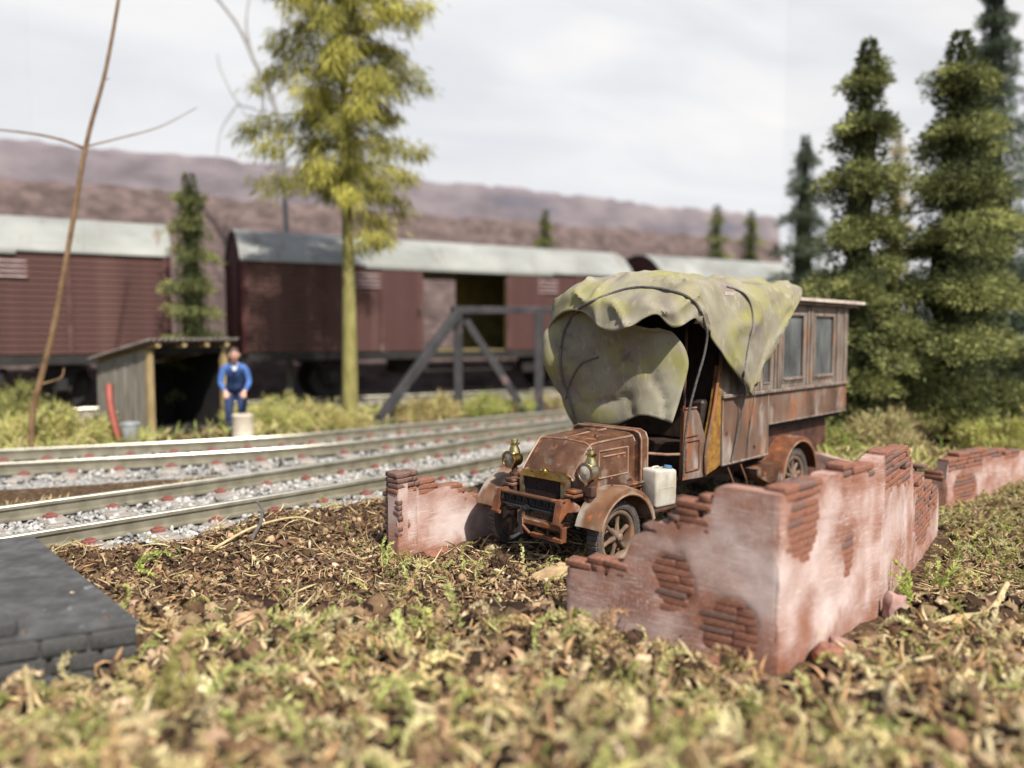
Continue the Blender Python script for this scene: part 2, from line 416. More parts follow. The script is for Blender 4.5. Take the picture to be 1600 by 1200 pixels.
M['zinc'] = PM('galvanised_steel', [(0.3, (0.30, 0.33, 0.34)), (0.7, (0.50, 0.53, 0.54))], 9, rough=0.5, metal=0.4)
M['cream'] = PM('cream_drum_paint', [(0.3, (0.44, 0.37, 0.28)), (0.7, (0.60, 0.53, 0.42))], 5, rough=0.6)
M['redmetal'] = PM('faded_red_paint', [(0.3, (0.30, 0.07, 0.055)), (0.7, (0.45, 0.13, 0.10))], 6, rough=0.6)
M['slate'] = PM('dark_grey_stone', [(0.32, (0.042, 0.041, 0.040)), (0.5, (0.062, 0.061, 0.059)), (0.68, (0.09, 0.088, 0.085))], 8, detail=10, rough=0.9, bump=0.6, bscale=45, bdist=0.008, layers=[((0.10, 0.08, 0.06), 9, 0.66, 0.75, I3)])
M['bark_larch'] = PM('olive_bark', [(0.3, (0.14, 0.12, 0.035)), (0.7, (0.28, 0.25, 0.085))], 5, rough=0.9, bump=0.4, stretch=(2, 2, 0.5))
M['bark'] = PM('dark_bark', [(0.3, (0.035, 0.022, 0.014)), (0.7, (0.09, 0.06, 0.04))], 6, rough=0.95, bump=0.5, stretch=(2, 2, 0.5))
M['twig'] = PM('twig_bark', [(0.3, (0.10, 0.055, 0.025)), (0.7, (0.24, 0.15, 0.075))], 5, rough=0.85, bump=0.3)
M['twig_grey'] = PM('grey_twig_bark', [(0.3, (0.20, 0.19, 0.185)), (0.7, (0.34, 0.32, 0.30))], 5, rough=0.85, bump=0.2)
M['sky'] = PM('printed_cloudy_sky', [(0.30, (0.385, 0.408, 0.447)), (0.5, (0.44, 0.458, 0.488)), (0.68, (0.485, 0.495, 0.51))], 0.16, rough=0.9, bump=0.0, detail=5, stretch=(0.55, 0.55, 2.4), spec=0.1, dist=0.6)
M['hill_near'] = PM('brown_bare_woodland', [(0.34, (0.068, 0.047, 0.043)), (0.5, (0.105, 0.074, 0.068)), (0.66, (0.15, 0.108, 0.098))], 2.2, detail=10, rough=0.95, bump=0.5, bscale=5, bdist=0.15, stretch=(1, 1, 1.6), layers=[((0.06, 0.042, 0.04), 0.6, 0.56, 0.78, (0.6, 0.6, 2.2))])
M['hill_far'] = PM('hazed_far_woodland', [(0.3, (0.115, 0.095, 0.105)), (0.5, (0.17, 0.145, 0.158)), (0.7, (0.225, 0.19, 0.19))], 0.9, detail=8, rough=0.95, bump=0.3, bscale=4, bdist=0.1, stretch=(0.7, 0.7, 1.4), layers=[((0.105, 0.105, 0.132), 0.4, 0.55, 0.7, (0.5, 0.5, 2.5))])  # mauve tint puts the distant haze of the backdrop into the colour
M['skin'] = PM('skin', [(0.3, (0.50, 0.27, 0.19)), (0.7, (0.64, 0.38, 0.28))], 6, rough=0.6, bump=0.0)
M['jacket'] = PM('blue_work_jacket', [(0.3, (0.04, 0.095, 0.27)), (0.7, (0.075, 0.16, 0.40))], 5, rough=0.85, bump=0.2)
M['bib'] = PM('navy_apron', [(0.3, (0.018, 0.04, 0.115)), (0.7, (0.04, 0.075, 0.19))], 5, rough=0.85, bump=0.2)
M['trousers'] = PM('navy_trousers', [(0.3, (0.014, 0.025, 0.07)), (0.7, (0.03, 0.05, 0.12))], 5, rough=0.85, bump=0.2)
M['hair'] = PM('brown_hair', [(0.3, (0.05, 0.03, 0.022)), (0.7, (0.11, 0.07, 0.05))], 20, rough=0.7)
M['shirt'] = PM('pale_shirt', [(0.3, (0.50, 0.50, 0.52)), (0.7, (0.66, 0.66, 0.68))], 6, rough=0.8)
M['eye'] = PM('eye', [(0.3, (0.02, 0.015, 0.012)), (0.7, (0.04, 0.03, 0.025))], 6, rough=0.3, bump=0.0)
M['chip'] = PM('dry_wood_chip', [(0.3, (0.26, 0.16, 0.08)), (0.7, (0.50, 0.36, 0.20))], 9, rough=0.9, bump=0.6, stretch=(1, 6, 6), bdist=0.008)
M['chip_red'] = PM('reddish_bark_chip', [(0.3, (0.26, 0.12, 0.06)), (0.7, (0.46, 0.25, 0.14))], 9, rough=0.9, bump=0.4, bdist=0.006)
M['stem_dark'] = PM('dark_stem', [(0.3, (0.05, 0.045, 0.045)), (0.7, (0.13, 0.11, 0.10))], 15, rough=0.7, bump=0.4)
M['stem_pale'] = PM('pale_dry_stem', [(0.3, (0.34, 0.25, 0.12)), (0.7, (0.56, 0.45, 0.25))], 15, rough=0.85, bump=0.4)

# ------------------------------------------------------------------ terrain and tracks: centre lines
A_PTS = [(-9.2, 3.35), (-7.0, 5.05), (-5.03, 7.08), (-3.12, 8.90), (-1.40, 10.72), (0.09, 12.47), (2.2, 15.1), (4.6, 18.0)]
B_PTS = [(-16.0, 8.2), (-11.5, 9.6), (-7.5, 10.85), (-3.9, 12.3), (-1.87, 13.93), (1.13, 16.35), (5.0, 19.4), (9.0, 22.3)]
TA = catmull(A_PTS, 12); TB = catmull(B_PTS, 12)
W_DIR = np.array([0.8805, 0.4741]); W_NRM = np.array([-0.4741, 0.8805])   # along the goods train / away from the viewer
W_0 = np.array([-6.26, 17.57])                                          # left front corner of the middle wagon

def line_sd(x, y, L):
    """signed distance to a polyline, positive on its far side"""
    x = np.asarray(x, float); y = np.asarray(y, float)
    shp = x.shape; x = x.ravel(); y = y.ravel()
    best = np.full(x.shape, 1e9); sd = np.zeros(x.shape)
    for i in range(len(L) - 1):
        a, b = L[i], L[i + 1]; e = b - a; l2 = e @ e
        t = np.clip(((x - a[0]) * e[0] + (y - a[1]) * e[1]) / l2, 0, 1)
        dx = x - a[0] - t * e[0]; dy = y - a[1] - t * e[1]
        d = np.hypot(dx, dy); sg = np.sign(e[0] * dy - e[1] * dx)
        m = d < best
        best[m] = d[m]; sd[m] = (d * sg)[m]
    return sd.reshape(shp)

def height(x, y, rough=True):
    x = np.asarray(x, float); y = np.asarray(y, float)
    dA = line_sd(x, y, TA); dB = line_sd(x, y, TB)
    h = 0.10 * (fbm(x * 0.9, y * 0.9, 3) - 0.47)
    bank = np.exp(-((dA + 1.62) / 0.46) ** 2) * (0.19 + 0.16 * (vnoise(x * 1.3, y * 1.3, 8) - 0.4))
    h = h + bank
    bed = sstep(-1.45, -1.05, dA)
    h = h * (1 - bed) + bed * (0.075 + 0.02 * (fbm(x * 3, y * 3, 5) - 0.5))
    far = sstep(0.9, 1.9, dB)
    h = h * (1 - far) + far * (0.22 + 0.12 * (fbm(x * 0.7, y * 0.7, 12) - 0.5))
    rr = sstep(8.6, 11.5, y) * sstep(-3.0, -5.0, dA)                     # behind the ruin, on the right
    h = h + rr * (0.16 + 0.18 * (fbm(x * 0.6, y * 0.6, 22) - 0.4))
    h = h + 0.07 * sstep(4.3, 3.2, y) * (0.6 + fbm(x * 1.1, y * 1.1, 17))
    if rough:
        soil = (1 - bed)
        h = h + soil * (0.065 * (fbm(x * 7, y * 7, 31, 3) - 0.45) + (0.17 + 0.27 * sstep(5.6, 4.2, y)) * (fbm(x * 2.1, y * 2.1, 37, 2) - 0.37) * sstep(7.2, 6.0, y + 0.6 * x) * sstep(0.10, 0.5, np.abs(line_sd(x, y, np.array([(.40, 5.39), (1.64, 4.47), (2.8, 5.55)])))))
    return h

def axis(spec):
    out = []
    for a, b, n in spec: out += list(np.linspace(a, b, n, endpoint=False))
    return np.array(out + [spec[-1][1]])
gx = axis([(-80, -20, 12), (-20, -6, 40), (-6, 6.5, 230), (6.5, 20, 40), (20, 80, 12)])
gy = axis([(-40, 1.5, 12), (1.5, 2.6, 10), (2.6, 9.5, 140), (9.5, 20, 70), (20, 70, 30)])
GX, GY = np.meshgrid(gx, gy)
GZ = height(GX, GY)
nx, ny = len(gx), len(gy)
idx = np.arange(nx * ny).reshape(ny, nx)
Fg = np.stack([idx[:-1, :-1], idx[:-1, 1:], idx[1:, 1:], idx[1:, :-1]], -1).reshape(-1, 4)
tag(link('ground', np_mesh('ground', np.stack([GX, GY, GZ], -1).reshape(-1, 3), Fg, M['soil'], smooth=True)), kind='structure')

def offset(L, d, dense=None):
    t = np.gradient(L, axis=0); t /= np.linalg.norm(t, axis=1)[:, None]
    return L + np.stack([-t[:, 1], t[:, 0]], 1) * d
def resample(L, step):
    s = np.concatenate([[0], np.cumsum(np.linalg.norm(np.diff(L, axis=0), axis=1))])
    q = np.arange(0, s[-1], step)
    return np.stack([np.interp(q, s, L[:, 0]), np.interp(q, s, L[:, 1])], 1)

# rail section (width, height), from the foot up
RS = [(-.07, 0), (-.07, .022), (-.018, .04), (-.018, .115), (-.038, .128), (-.038, .160), (.038, .160), (.038, .128), (.018, .115), (.018, .04), (.07, .022), (.07, 0)]
HS = [(-.036, .1605), (-.030, .170), (.030, .170), (.036, .1605)]
SLEEPER = MB().box((0, 0, 0), (0.27, 2.45, 0.13), None, 0.02, 1).mesh('sleeper', M['sleeper'])
CLIPM = MB().box((0, 0, 0.015), (0.13, 0.07, 0.04), None, 0.008).box((0, 0, 0.04), (0.06, 0.05, 0.028), None, 0.008).mesh('clip', M['clip'])

def track(L, zr, label, lo, hi, clips=True):
    """L centre line; zr rail top; sleepers between arc lengths lo..hi"""
    root = empty('railway_track', (*L[len(L) // 2], zr - 0.30), 0, label, 'railway track')
    off = Vector(root.location)
    for sd in (-.70, .70):
        P = offset(L, sd)
        t = np.gradient(P, axis=0); t /= np.linalg.norm(t, axis=1)[:, None]
        n = np.stack([-t[:, 1], t[:, 0]], 1)
        rings = [[(p[0] + m[0] * w - off.x, p[1] + m[1] * w - off.y, zr - .17 + z - off.z) for w, z in RS] for p, m in zip(P, n)]
        r = MB().loft(rings).build('rail', M['rail'], root, smooth=True, angle=35)
        rings = [[(p[0] + m[0] * w - off.x, p[1] + m[1] * w - off.y, zr - .17 + z - off.z) for w, z in HS] for p, m in zip(P, n)]
        MB().loft(rings).build('rail_head', M['rail_head'], r, smooth=True, angle=35)
    S = resample(L, 0.05)
    k = lo
    while k < min(hi, len(S) * 0.05 - 0.1):
        i = int(k / 0.05); p = S[i]; d = S[min(i + 1, len(S) - 1)] - S[i - 1]
        a = math.atan2(d[1], d[0]) + random.uniform(-.03, .03)
        sl = link('sleeper', SLEEPER, root, (p[0] - off.x, p[1] - off.y, zr - .235 - off.z), (0, 0, a))
        if clips:
            for yy in (-.70 - .115, -.70 + .115, .70 - .115, .70 + .115):
                link('rail_chair', CLIPM, sl, (random.uniform(-.015, .015), yy, .066), (0, 0, random.uniform(-.15, .15)))
        k += 0.61
    return root
track(TA, 0.30, 'nearest railway track with red rail chairs on pale sleepers, passing behind the truck', 2.0, 15.5)
track(TB, 0.32, 'second railway track in front of the shed, behind the nearest track', 4.5, 21.0)
L_C = np.array([W_0 + W_NRM * 1.35 + W_DIR * s for s in np.linspace(-16, 40, 40)])
track(L_C, 0.45, 'siding track under the row of red goods wagons', 6.0, 40.0, clips=False)

for L_, w_, z_ in ((TA, 1.15, .098), (TB, 1.30, .105)):          # gravel beds under the stones
    rings = [[(q_[0], q_[1], z_ - (.07 if k in (0, 3) else 0)) for k, q_ in enumerate(r_)] for r_ in zip(offset(L_, w_ + .3), offset(L_, w_), offset(L_, -w_), offset(L_, -w_ - .3))]
    tag(MB().loft(rings, cap=False, closed=False).build('trackbed', M['bed']), kind='structure')
# ballast: one mass of small white stones
ico = [(0, 0, 1), (.9, 0, .3), (.28, .86, .35), (-.73, .53, .3), (-.73, -.53, .28), (.28, -.86, .3), (.7, .5, -.5), (-.3, .85, -.5), (-.9, 0, -.5), (-.3, -.85, -.5), (.7, -.5, -.5)]
icf = [(0, 1, 2), (0, 2, 3), (0, 3, 4), (0, 4, 5), (0, 5, 1), (1, 6, 2), (2, 6, 7), (2, 7, 3), (3, 7, 8), (3, 8, 4), (4, 8, 9), (4, 9, 5), (5, 9, 10), (5, 10, 1), (1, 10, 6)]
def ballast(L, n, w, z0, smin, smax):
    S = resample(L, 0.02); i = rng.integers(5, len(S) - 5, n)
    t = S[i + 3] - S[i - 3]; t /= np.linalg.norm(t, axis=1)[:, None]
    o = rng.uniform(-w, w, n)
    p = S[i] + np.stack([-t[:, 1], t[:, 0]], 1) * o[:, None] + rng.normal(0, .02, (n, 2))
    keep = (np.abs(p[:, 0]) < 0.74 * p[:, 1] + 0.6) & (np.abs(np.abs(o) - .70) > .055)
    p = p[keep]; n = len(p)
    sc = rng.uniform(smin, smax, n)[:, None] * rng.uniform(.7, 1.3, (n, 3))
    pos = np.column_stack([p, z0 + rng.uniform(-.02, .045, n)])
    g = rng.choice([0.40, 0.48, 0.34, 0.28, 0.20], n, p=[.3, .3, .2, .13, .07])
    col = .88 * g[:, None] * np.array([1, .965, .90])
    return scatter(ico, icf, pos, rot_mats(n, rng.uniform(0, 6.3, n), rng.uniform(0, 6.3, n), rng.uniform(0, 6.3, n)), sc, col)
V, F, C = merge([ballast(TA, 17000, 1.25, 0.085, .018, .045), ballast(TB, 9000, 1.4, 0.10, .02, .05), ballast(L_C, 5000, 1.3, 0.26, .03, .06)])
tag(link('ballast', np_mesh('ballast', V, F, M['ballast'], C)), 'crushed white ballast stones spread between and beside the sleepers', 'ballast', kind='stuff')

# ------------------------------------------------------------------ backdrop: sky boards and hills
def backdrop_line(px): 
    k = (px - 800) / 1165.0
    X = k * 30.0 / (1 - k * 0.5385)
    return np.array([X, 30.0 + 0.5385 * X])
def board(p, q, z0, z1, name='sky', th=0.12):
    p = np.array(p); q = np.array(q); e = (q - p) / np.linalg.norm(q - p); n = np.array([-e[1], e[0]]) * th
    b = MB()
    b.prism([tuple(p), tuple(q), tuple(q + n), tuple(p + n)], lambda a, c, d: (a, c, d), z0, z1)
    o = b.build(name, M['sky'])
    return tag(o, kind='structure')
pL, pR = backdrop_line(66), backdrop_line(1219)
board(pL, pR, -0.2, 25)
lv = np.array([-0.93, -0.36])
board(pL + lv * 22 + np.array([0, 0.10]), pL + np.array([-0.02, 0.05]), -0.2, 25)
board(pR + np.array([0.005, 0.0]), pR + np.array([27.0, 6.0]), -0.2, 25)

def hills(name, off, top, depth, mat, seed, px0=-420, px1=1222, ns=260, nt=30):
    a, b = backdrop_line(66) - W_DIR * 20, backdrop_line(1216) - W_DIR * (off + depth) * .62
    P = []
    for t in np.linspace(0, 1, nt):
        row = []
        for s in np.linspace(0, 1, ns):
            p = a + (b - a) * s - W_NRM * (off + depth * (1 - t))
            prof = sstep(0, 1, np.array(t)) ** 0.8
            ridge = top + 0.22 * (fbm(s * 14, seed, seed) - 0.5) + 0.14 * (vnoise(s * 150, 3.0, seed) - 0.5)
            z = 0.15 + (ridge - 0.15) * prof + (0.35 * (fbm(s * 30, t * 5, seed + 4) - 0.5) + 0.05 * (vnoise(s * 190, t * 26, seed + 8) - 0.5)) * math.sin(math.pi * t)
            row.append((p[0], p[1], float(z)))
        P.append(row)
    # back skirt so the ridge has a far side
    P.append([(x + W_NRM[0] * .15, y + W_NRM[1] * .15, 0.0) for x, y, z in P[-1]])
    return tag(MB().grid(P).build(name, mat, smooth=True, angle=80), kind='structure')
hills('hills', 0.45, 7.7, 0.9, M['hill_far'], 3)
hills('hills', 1.5, 6.35, 1.8, M['hill_near'], 9)

# ------------------------------------------------------------------ the old truck (u rearwards, v to its left side, z up)
YAW = math.radians(45.2)
TR = np.array([math.sin(YAW), math.cos(YAW)]); TL = np.array([math.cos(YAW), -math.sin(YAW)])
TO = np.array([0.472, 6.968])
truck = empty('rusty_truck', (TO[0], TO[1], 0.0), math.atan2(-TR[1], -TR[0]),
              'rusty vintage bus truck with brass lamps parked inside the brick ruin', 'truck')
def T(u, v, z): return (-u, v, z)
def tb(): return MB(T)
SV = (0, 1, 0)                                 # axis across the truck, in u v z

# chassis
b = tb()
for s in (-1, 1):
    b.span((-.42, s * .30 - .03, .50), (4.95, s * .30 + .03, .60), .006)
for u in (.35, 1.2, 2.2, 3.2, 4.2, 4.9):
    b.span((u - .03, -.30, .515), (u + .03, .30, .585))
b.build('chassis_frame', M['rust_dark'], truck)
b = tb(); b.tube([(0, -.62, .315), (0, -.3, .27), (0, .3, .27), (0, .62, .315)], .028, 8)
b.build('front_axle', M['iron'], truck, smooth=True)
b = tb(); b.tube([(3.5, -.6, .355), (3.5, .6, .355)], .035, 8); b.lathe([(.02, -.14), (.10, -.09), (.12, 0), (.10, .09), (.02, .14)], (3.5, 0, .355), SV, 14)
b.build('rear_axle', M['iron'], truck, smooth=True)
for u0, zz in ((0, .30), (3.5, .36)):
    for s in (-1, 1):
        b = tb()
        for k in range(4):
            w = .42 - .08 * k
            pts = [(u0 + w * t, s * .36, zz + .14 - .05 * (1 - t * t) - .016 * k + .03) for t in np.linspace(-1, 1, 9)]
            rings = [[(p[0], p[1] - .03, p[2] - .006), (p[0], p[1] + .03, p[2] - .006), (p[0], p[1] + .03, p[2] + .006), (p[0], p[1] - .03, p[2] + .006)] for p in pts]
            b.loft(rings)
        b.build('leaf_spring', M['iron'], truck)

def wheel(u, v, r, out, nsp=6, width=.115, tilt=0.0):
    """out = +1: outer face towards +v"""
    root = link('wheel', None, truck, T(u, v, r))
    def W(a, c, d): return (-a, c, d)
    w = width / 2
    prof = [(r * .74, -w * .55), (r * .80, -w * .95), (r * .90, -w), (r * .965, -w * .86), (r, -w * .45), (r * 1.003, 0), (r, w * .45), (r * .965, w * .86), (r * .90, w), (r * .80, w * .95), (r * .74, w * .55)]
    t = MB(W); t.lathe(prof, (0, 0, 0), SV, 64, closed=True)
    # block tread and side ribs
    for k in range(44):
        a = 2 * math.pi * k / 44
        ca, sa = math.cos(a), math.sin(a)
        rot = Matrix(((ca, 0, -sa), (0, 1, 0), (sa, 0, ca))).to_3x3()
        t.box((ca * r * .992, 0, sa * r * .992), (.020, width * .93, r * .115), rot, .004)
        t.box((ca * r * .90, out * w * .985, sa * r * .90), (r * .12, .006, r * .095), rot)
    t.build('tyre', M['rubber'], root, smooth=True, angle=35)
    q = MB(W); q.lathe([(r * .62, -w * .6), (r * .66, -w * .72), (r * .755, -w * .72), (r * .76, -w * .3), (r * .76, w * .3), (r * .755, w * .78), (r * .70, w * .86), (r * .645, w * .74), (r * .62, w * .5)], (0, 0, 0), SV, 48, closed=True)
    q.build('rim', M['wheel'], root, smooth=True, angle=40)
    for k in range(nsp):
        a = 2 * math.pi * (k + .3) / nsp
        p0 = (math.cos(a) * r * .10, out * w * .35, math.sin(a) * r * .10); p1 = (math.cos(a) * r * .64, 0, math.sin(a) * r * .64)
        mid = tuple((x * .5 + y * .5) for x, y in zip(p0, p1))
        MB(W).tube([p0, mid, p1], [.030 * r / .31, .017 * r / .31, .024 * r / .31], 8).build('spoke', M['wheel'], root, smooth=True)
    h = MB(W); h.lathe([(r * .20, -w), (r * .22, -w * .3), (r * .19, w * .5), (r * .13, w * .75), (r * .12, w * 1.25), (r * .08, w * 1.45), (0.0, w * 1.5)] if out > 0 else
                       [(0.0, -w * 1.5), (r * .08, -w * 1.45), (r * .12, -w * 1.25), (r * .13, -w * .75), (r * .19, -w * .5), (r * .22, w * .3), (r * .20, w)], (0, 0, 0), SV, 20)
    h.build('hub', M['wheel'], root, smooth=True, angle=35)
    return root
wheel(0.0, .62, .315, 1); wheel(0.0, -.64, .315, -1)
for w_ in (wheel(3.5, .62, .36, 1, 10), wheel(3.5, -.62, .36, -1, 10)): pass

def fender(u0, z0, r, v0, v1, a0, a1, lip, name, mat, flat=0.0):
    f = tb(); n = 22; rows = []
    for k in range(n + 1):
        a = math.radians(a0 + (a1 - a0) * k / n)
        rr = r * (1 + .10 * max(0, math.cos(a)) * 0) 
        u = u0 - math.cos(a) * r * 1.06; z = z0 + math.sin(a) * r
        du, dz = -math.cos(a) * .010, math.sin(a) * .010
        lu, lz = math.cos(a) * lip, -math.sin(a) * lip
        rows.append([(u + lu, v0, z + lz), (u, v0 + .004, z), (u + du * .6, (v0 + v1) / 2, z + dz * .9 + .004), (u, v1 - .004, z), (u + lu, v1, z + lz),
                     (u + lu, v1 - .012, z + lz), (u + lu * .35, v1 - .016, z + lz * .35), (u + lu * .35, v0 + .016, z + lz * .35), (u + lu, v0 + .012, z + lz)])
    f.loft(rows)
    o = f.build(name, mat, truck, smooth=True, angle=38)
    tb().tube([r_[4] for r_ in rows], .011, 6).build('rolled_edge', M['rust_edge'], o, smooth=True)
    return o
fender(.02, .345, .41, .495, .755, 16, 170, .05, 'front_fender', M['fender'])
fender(.02, .345, .41, -.775, -.515, 16, 170, .05, 'front_fender', M['fender'])
fender(3.5, .40, .47, .46, .745, -12, 176, .05, 'rear_fender', M['rust_orange'])
fender(3.5, .40, .47, -.745, -.46, -12, 176, .05, 'rear_fender', M['rust_orange'])
for s in (-1, 1):                               # fender stays
    b = tb(); b.tube([(.0, s * .31, .58), (.0, s * .5, .70), (.0, s * .6, .765)], .012, 6)
    b.tube([(.40, s * .31, .58), (.42, s * .55, .55)], .012, 6)
    b.build('fender_stay', M['iron'], truck, smooth=True)

# hood: stations along u, each an outline
HC = .055
def hood_ring(u, hw, zt, zb, ch):
    p = [(-hw, zb), (-hw, zt - ch), (-hw + ch * .30, zt - ch * .36), (-hw + ch, zt), (0, zt + .012), (hw - ch, zt), (hw - ch * .30, zt - ch * .36), (hw, zt - ch), (hw, zb)]
    return [(u, HC + a, z) for a, z in p]
HR = [(-.275, .315, .855, .62, .05), (-.262, .32, .875, .62, .05), (-.17, .325, .985, .62, .06), (-.075, .33, 1.085, .62, .07), (-.035, .335, 1.122, .62, .075), (.02, .335, 1.138, .62, .075), (.3, .34, 1.15, .62, .075), (.60, .345, 1.155, .62, .075)]
hood = tb().loft([hood_ring(*h) for h in HR]).build('hood', M['rust'], truck, smooth=True, angle=28)
b = tb()
for s in (-1, 1):                               # raised seams along both shoulders
    pts = [(h[0], HC + s * (h[1] - h[4] * .28), h[2] - h[4] * .30) for h in HR]
    b.tube(catmull(pts, 3), .010, 6)
for k in (0, 4, 7):
    h = HR[k]; b.tube([(h[0], HC + a[1] - HC, a[2]) for a in hood_ring(*h)][1:8], .009, 6)
b.tube([(-.03, HC, 1.137), (.3, HC, 1.163), (.6, HC, 1.168)], .010, 6)
b.build('hood_seam', M['rust_edge'], hood, smooth=True)
for s in (1, -1):
    vv = HC + s * .338
    b = tb()
    for (u0, z0, u1, z1) in ((.06, .79, .50, .79), (.06, 1.04, .50, 1.04), (.06, .79, .06, 1.04), (.50, .79, .50, 1.04), (.11, .985, .45, .985)):
        b.tube([(u0, vv, z0), (u1, vv, z1)], .010, 6)
    b.build('side_panel', M['rust_edge'], hood, smooth=True)
b = tb(); b.lathe([(.045, 0), (.045, .03), (.03, .045), (.0, .05)], (.38, HC, 1.155), (0, 0, 1), 16); b.lathe([(.03, 0), (.02, .025), (0, .03)], (.2, HC + .2, 1.15), (0, 0, 1), 12)
b.build('filler_cap', M['rust'], hood, smooth=True)

# cowl and firewall
def arch(hw, z0, zt, ch):
    return [(-hw, z0), (-hw, zt - ch), (-hw + ch * .3, zt - ch * .3), (-hw + ch, zt), (hw - ch, zt), (hw - ch * .3, zt - ch * .3), (hw, zt - ch), (hw, z0)]
tb().prism(arch(.43, .60, 1.185, .08), lambda a, c, d: (d, HC - .01 + a, c), .60, .70).build('cowl', M['rust'], truck)
b = tb(); b.tube([(.60, HC - .01 + a, c) for a, c in arch(.43, .66, 1.185, .08)], .011, 6); b.tube([(.70, HC - .01 + a, c) for a, c in arch(.43, .66, 1.185, .08)], .011, 6)
b.build('cowl_bead', M['rust_edge'], truck, smooth=True)
# apron / sill between hood and running board
b = tb()
for s in (-1, 1):
    b.span((-.12, HC + s * .335, .655), (.62, HC + s * .44, .70), .008); b.tube([(-.14, HC + s * .445, .70), (.72, HC + s * .445, .70)], .014, 6)
b.build('hood_ledge', M['rust'], truck)
b = tb()
for u in (.1, .42): b.span((u - .015, .36, .50), (u + .015, .44, .66), .004)
b.build('ledge_bracket', M['rust_orange'], truck)

b = tb(); b.tube([(.70, .44, .96), (.90, .56, .935), (1.10, .60, .92)], .014, 8); b.build('grab_rail', M['rust_edge'], truck, smooth=True)
# radiator
RC = .085
def rad_out(hw, z0, z1, ch): return [(-hw, z0), (-hw, z1 - ch), (-hw + ch, z1), (hw - ch, z1), (hw, z1 - ch), (hw, z0)]
rad = tb()
O_ = rad_out(.275, .40, .868, .062); I_ = rad_out(.228, .43, .818, .012)
n6 = len(O_)
for (d0, d1) in ((-.375, -.29),):
    vs = [(d0, RC + a, c) for a, c in O_] + [(d0, RC + a, c) for a, c in I_] + [(d1, RC + a, c) for a, c in O_] + [(d1, RC + a, c) for a, c in I_]
    fs = []
    for i in range(n6):
        j = (i + 1) % n6
        fs += [[i, j, n6 + j, n6 + i], [2 * n6 + i, 3 * n6 + i, 3 * n6 + j, 2 * n6 + j], [i, 2 * n6 + i, 2 * n6 + j, j], [n6 + i, n6 + j, 3 * n6 + j, 3 * n6 + i]]
    rad.add(vs, fs)
radiator = rad.build('radiator', M['brass_dull'], truck)
b = tb(); b.prism([(-.274, .822), (-.276, .812), (-.213, .874), (.213, .874), (.276, .812), (.274, .822)][1:5], lambda a, c, d: (d, RC + a, c), -.382, -.285)
b.build('header_tank', M['brass'], radiator)
b = tb(); b.span((-.352, RC - .2275, .4305), (-.30, RC + .2275, .8175))
for k in range(25):
    v = RC - .214 + .428 * k / 24; b.span((-.357, v - .0022, .435), (-.3525, v + .0022, .815))
for k in range(18):
    z = .44 + .37 * k / 17; b.span((-.3565, RC - .22, z - .002), (-.3523, RC + .22, z + .002))
b.build('radiator_core', M['core'], radiator)
b = tb(); b.lathe([(.042, 0), (.042, .012), (.030, .016), (.030, .028), (.0, .032)], (-.335, RC, .872), (0, 0, 1), 16)
b.build('radiator_cap', M['brass'], radiator, smooth=True, angle=35)

# bumper beam, horn brackets, starting crank
BC = .085
beam = tb(); beam.span((-.56, BC - .35, .668), (-.50, BC + .35, .690), .004)
bumper = beam.build('bumper_beam', M['rust'], truck)
b = tb(); b.span((-.525, BC - .33, .575), (-.505, BC + .33, .667)); b.span((-.555, BC - .33, .562), (-.49, BC + .33, .577), .003)
for k in range(8):
    v = BC - .29 + .58 * k / 7
    b.lathe([(.026, 0), (.026, .012), (.018, .012), (.018, .003)], (-.526, v, .622), (-1, 0, 0), 12)
b.build('perforated_channel', M['iron'], bumper, smooth=True, angle=30)
for s in (-1, 1):
    b = tb(); v = BC + s * .375
    b.prism([(-.555, .692), (-.44, .692), (-.30, .61), (-.30, .56), (-.47, .58), (-.58, .49), (-.595, .505)], lambda a, c, d: (a, d, c), v - .016, v + .016)
    b.prism([(-.560, .696), (-.50, .696), (-.50, .690), (-.553, .687), (-.590, .49), (-.606, .495)], lambda a, c, d: (a, d, c), v - .036, v + .036)
    b.tube([(-.585, v - .05, .49), (-.585, v + .05, .49)], .019, 10)
    b.build('frame_horn', M['rust_orange'], truck)
    b = tb()
    for k in range(2): b.box((-.37 + .008 * k, BC + s * .375, .715 + .036 * k), (.13 - .01 * k, .115, .027), None, .006)
    b.build('spring_pack', M['rust'], truck)
b = tb(); b.lathe([(.055, 0), (.055, .02), (.035, .025), (.035, .06), (.018, .065), (.018, .10)], (-.50, BC - .02, .565), (-1, 0, 0), 16)
b.tube([(-.60, BC - .02, .565), (-.615, BC - .04, .53), (-.60, BC - .045, .40), (-.60, BC - .045, .345)], [.020, .018, .016, .018], 8)
b.tube([(-.60, BC - .045, .35), (-.66, BC - .06, .325), (-.71, BC - .065, .32)], [.016, .016, .020], 8)
b.build('starting_crank', M['iron'], truck, smooth=True)
b = tb()                                         # low front guard below the radiator
b.span((-.40, BC - .24, .37), (-.33, BC + .26, .42), .006); b.span((-.42, BC - .10, .27), (-.36, BC + .28, .31), .006)
b.box((-.38, BC + .27, .345), (.06, .03, .14), None, .005); b.box((-.38, BC - .22, .34), (.06, .03, .14), None, .005)
b.tube([(-.38, BC - .28, .48), (-.40, BC - .26, .38), (-.40, BC - .12, .29)], .014, 6)
b.build('front_guard', M['rust_orange'], truck)

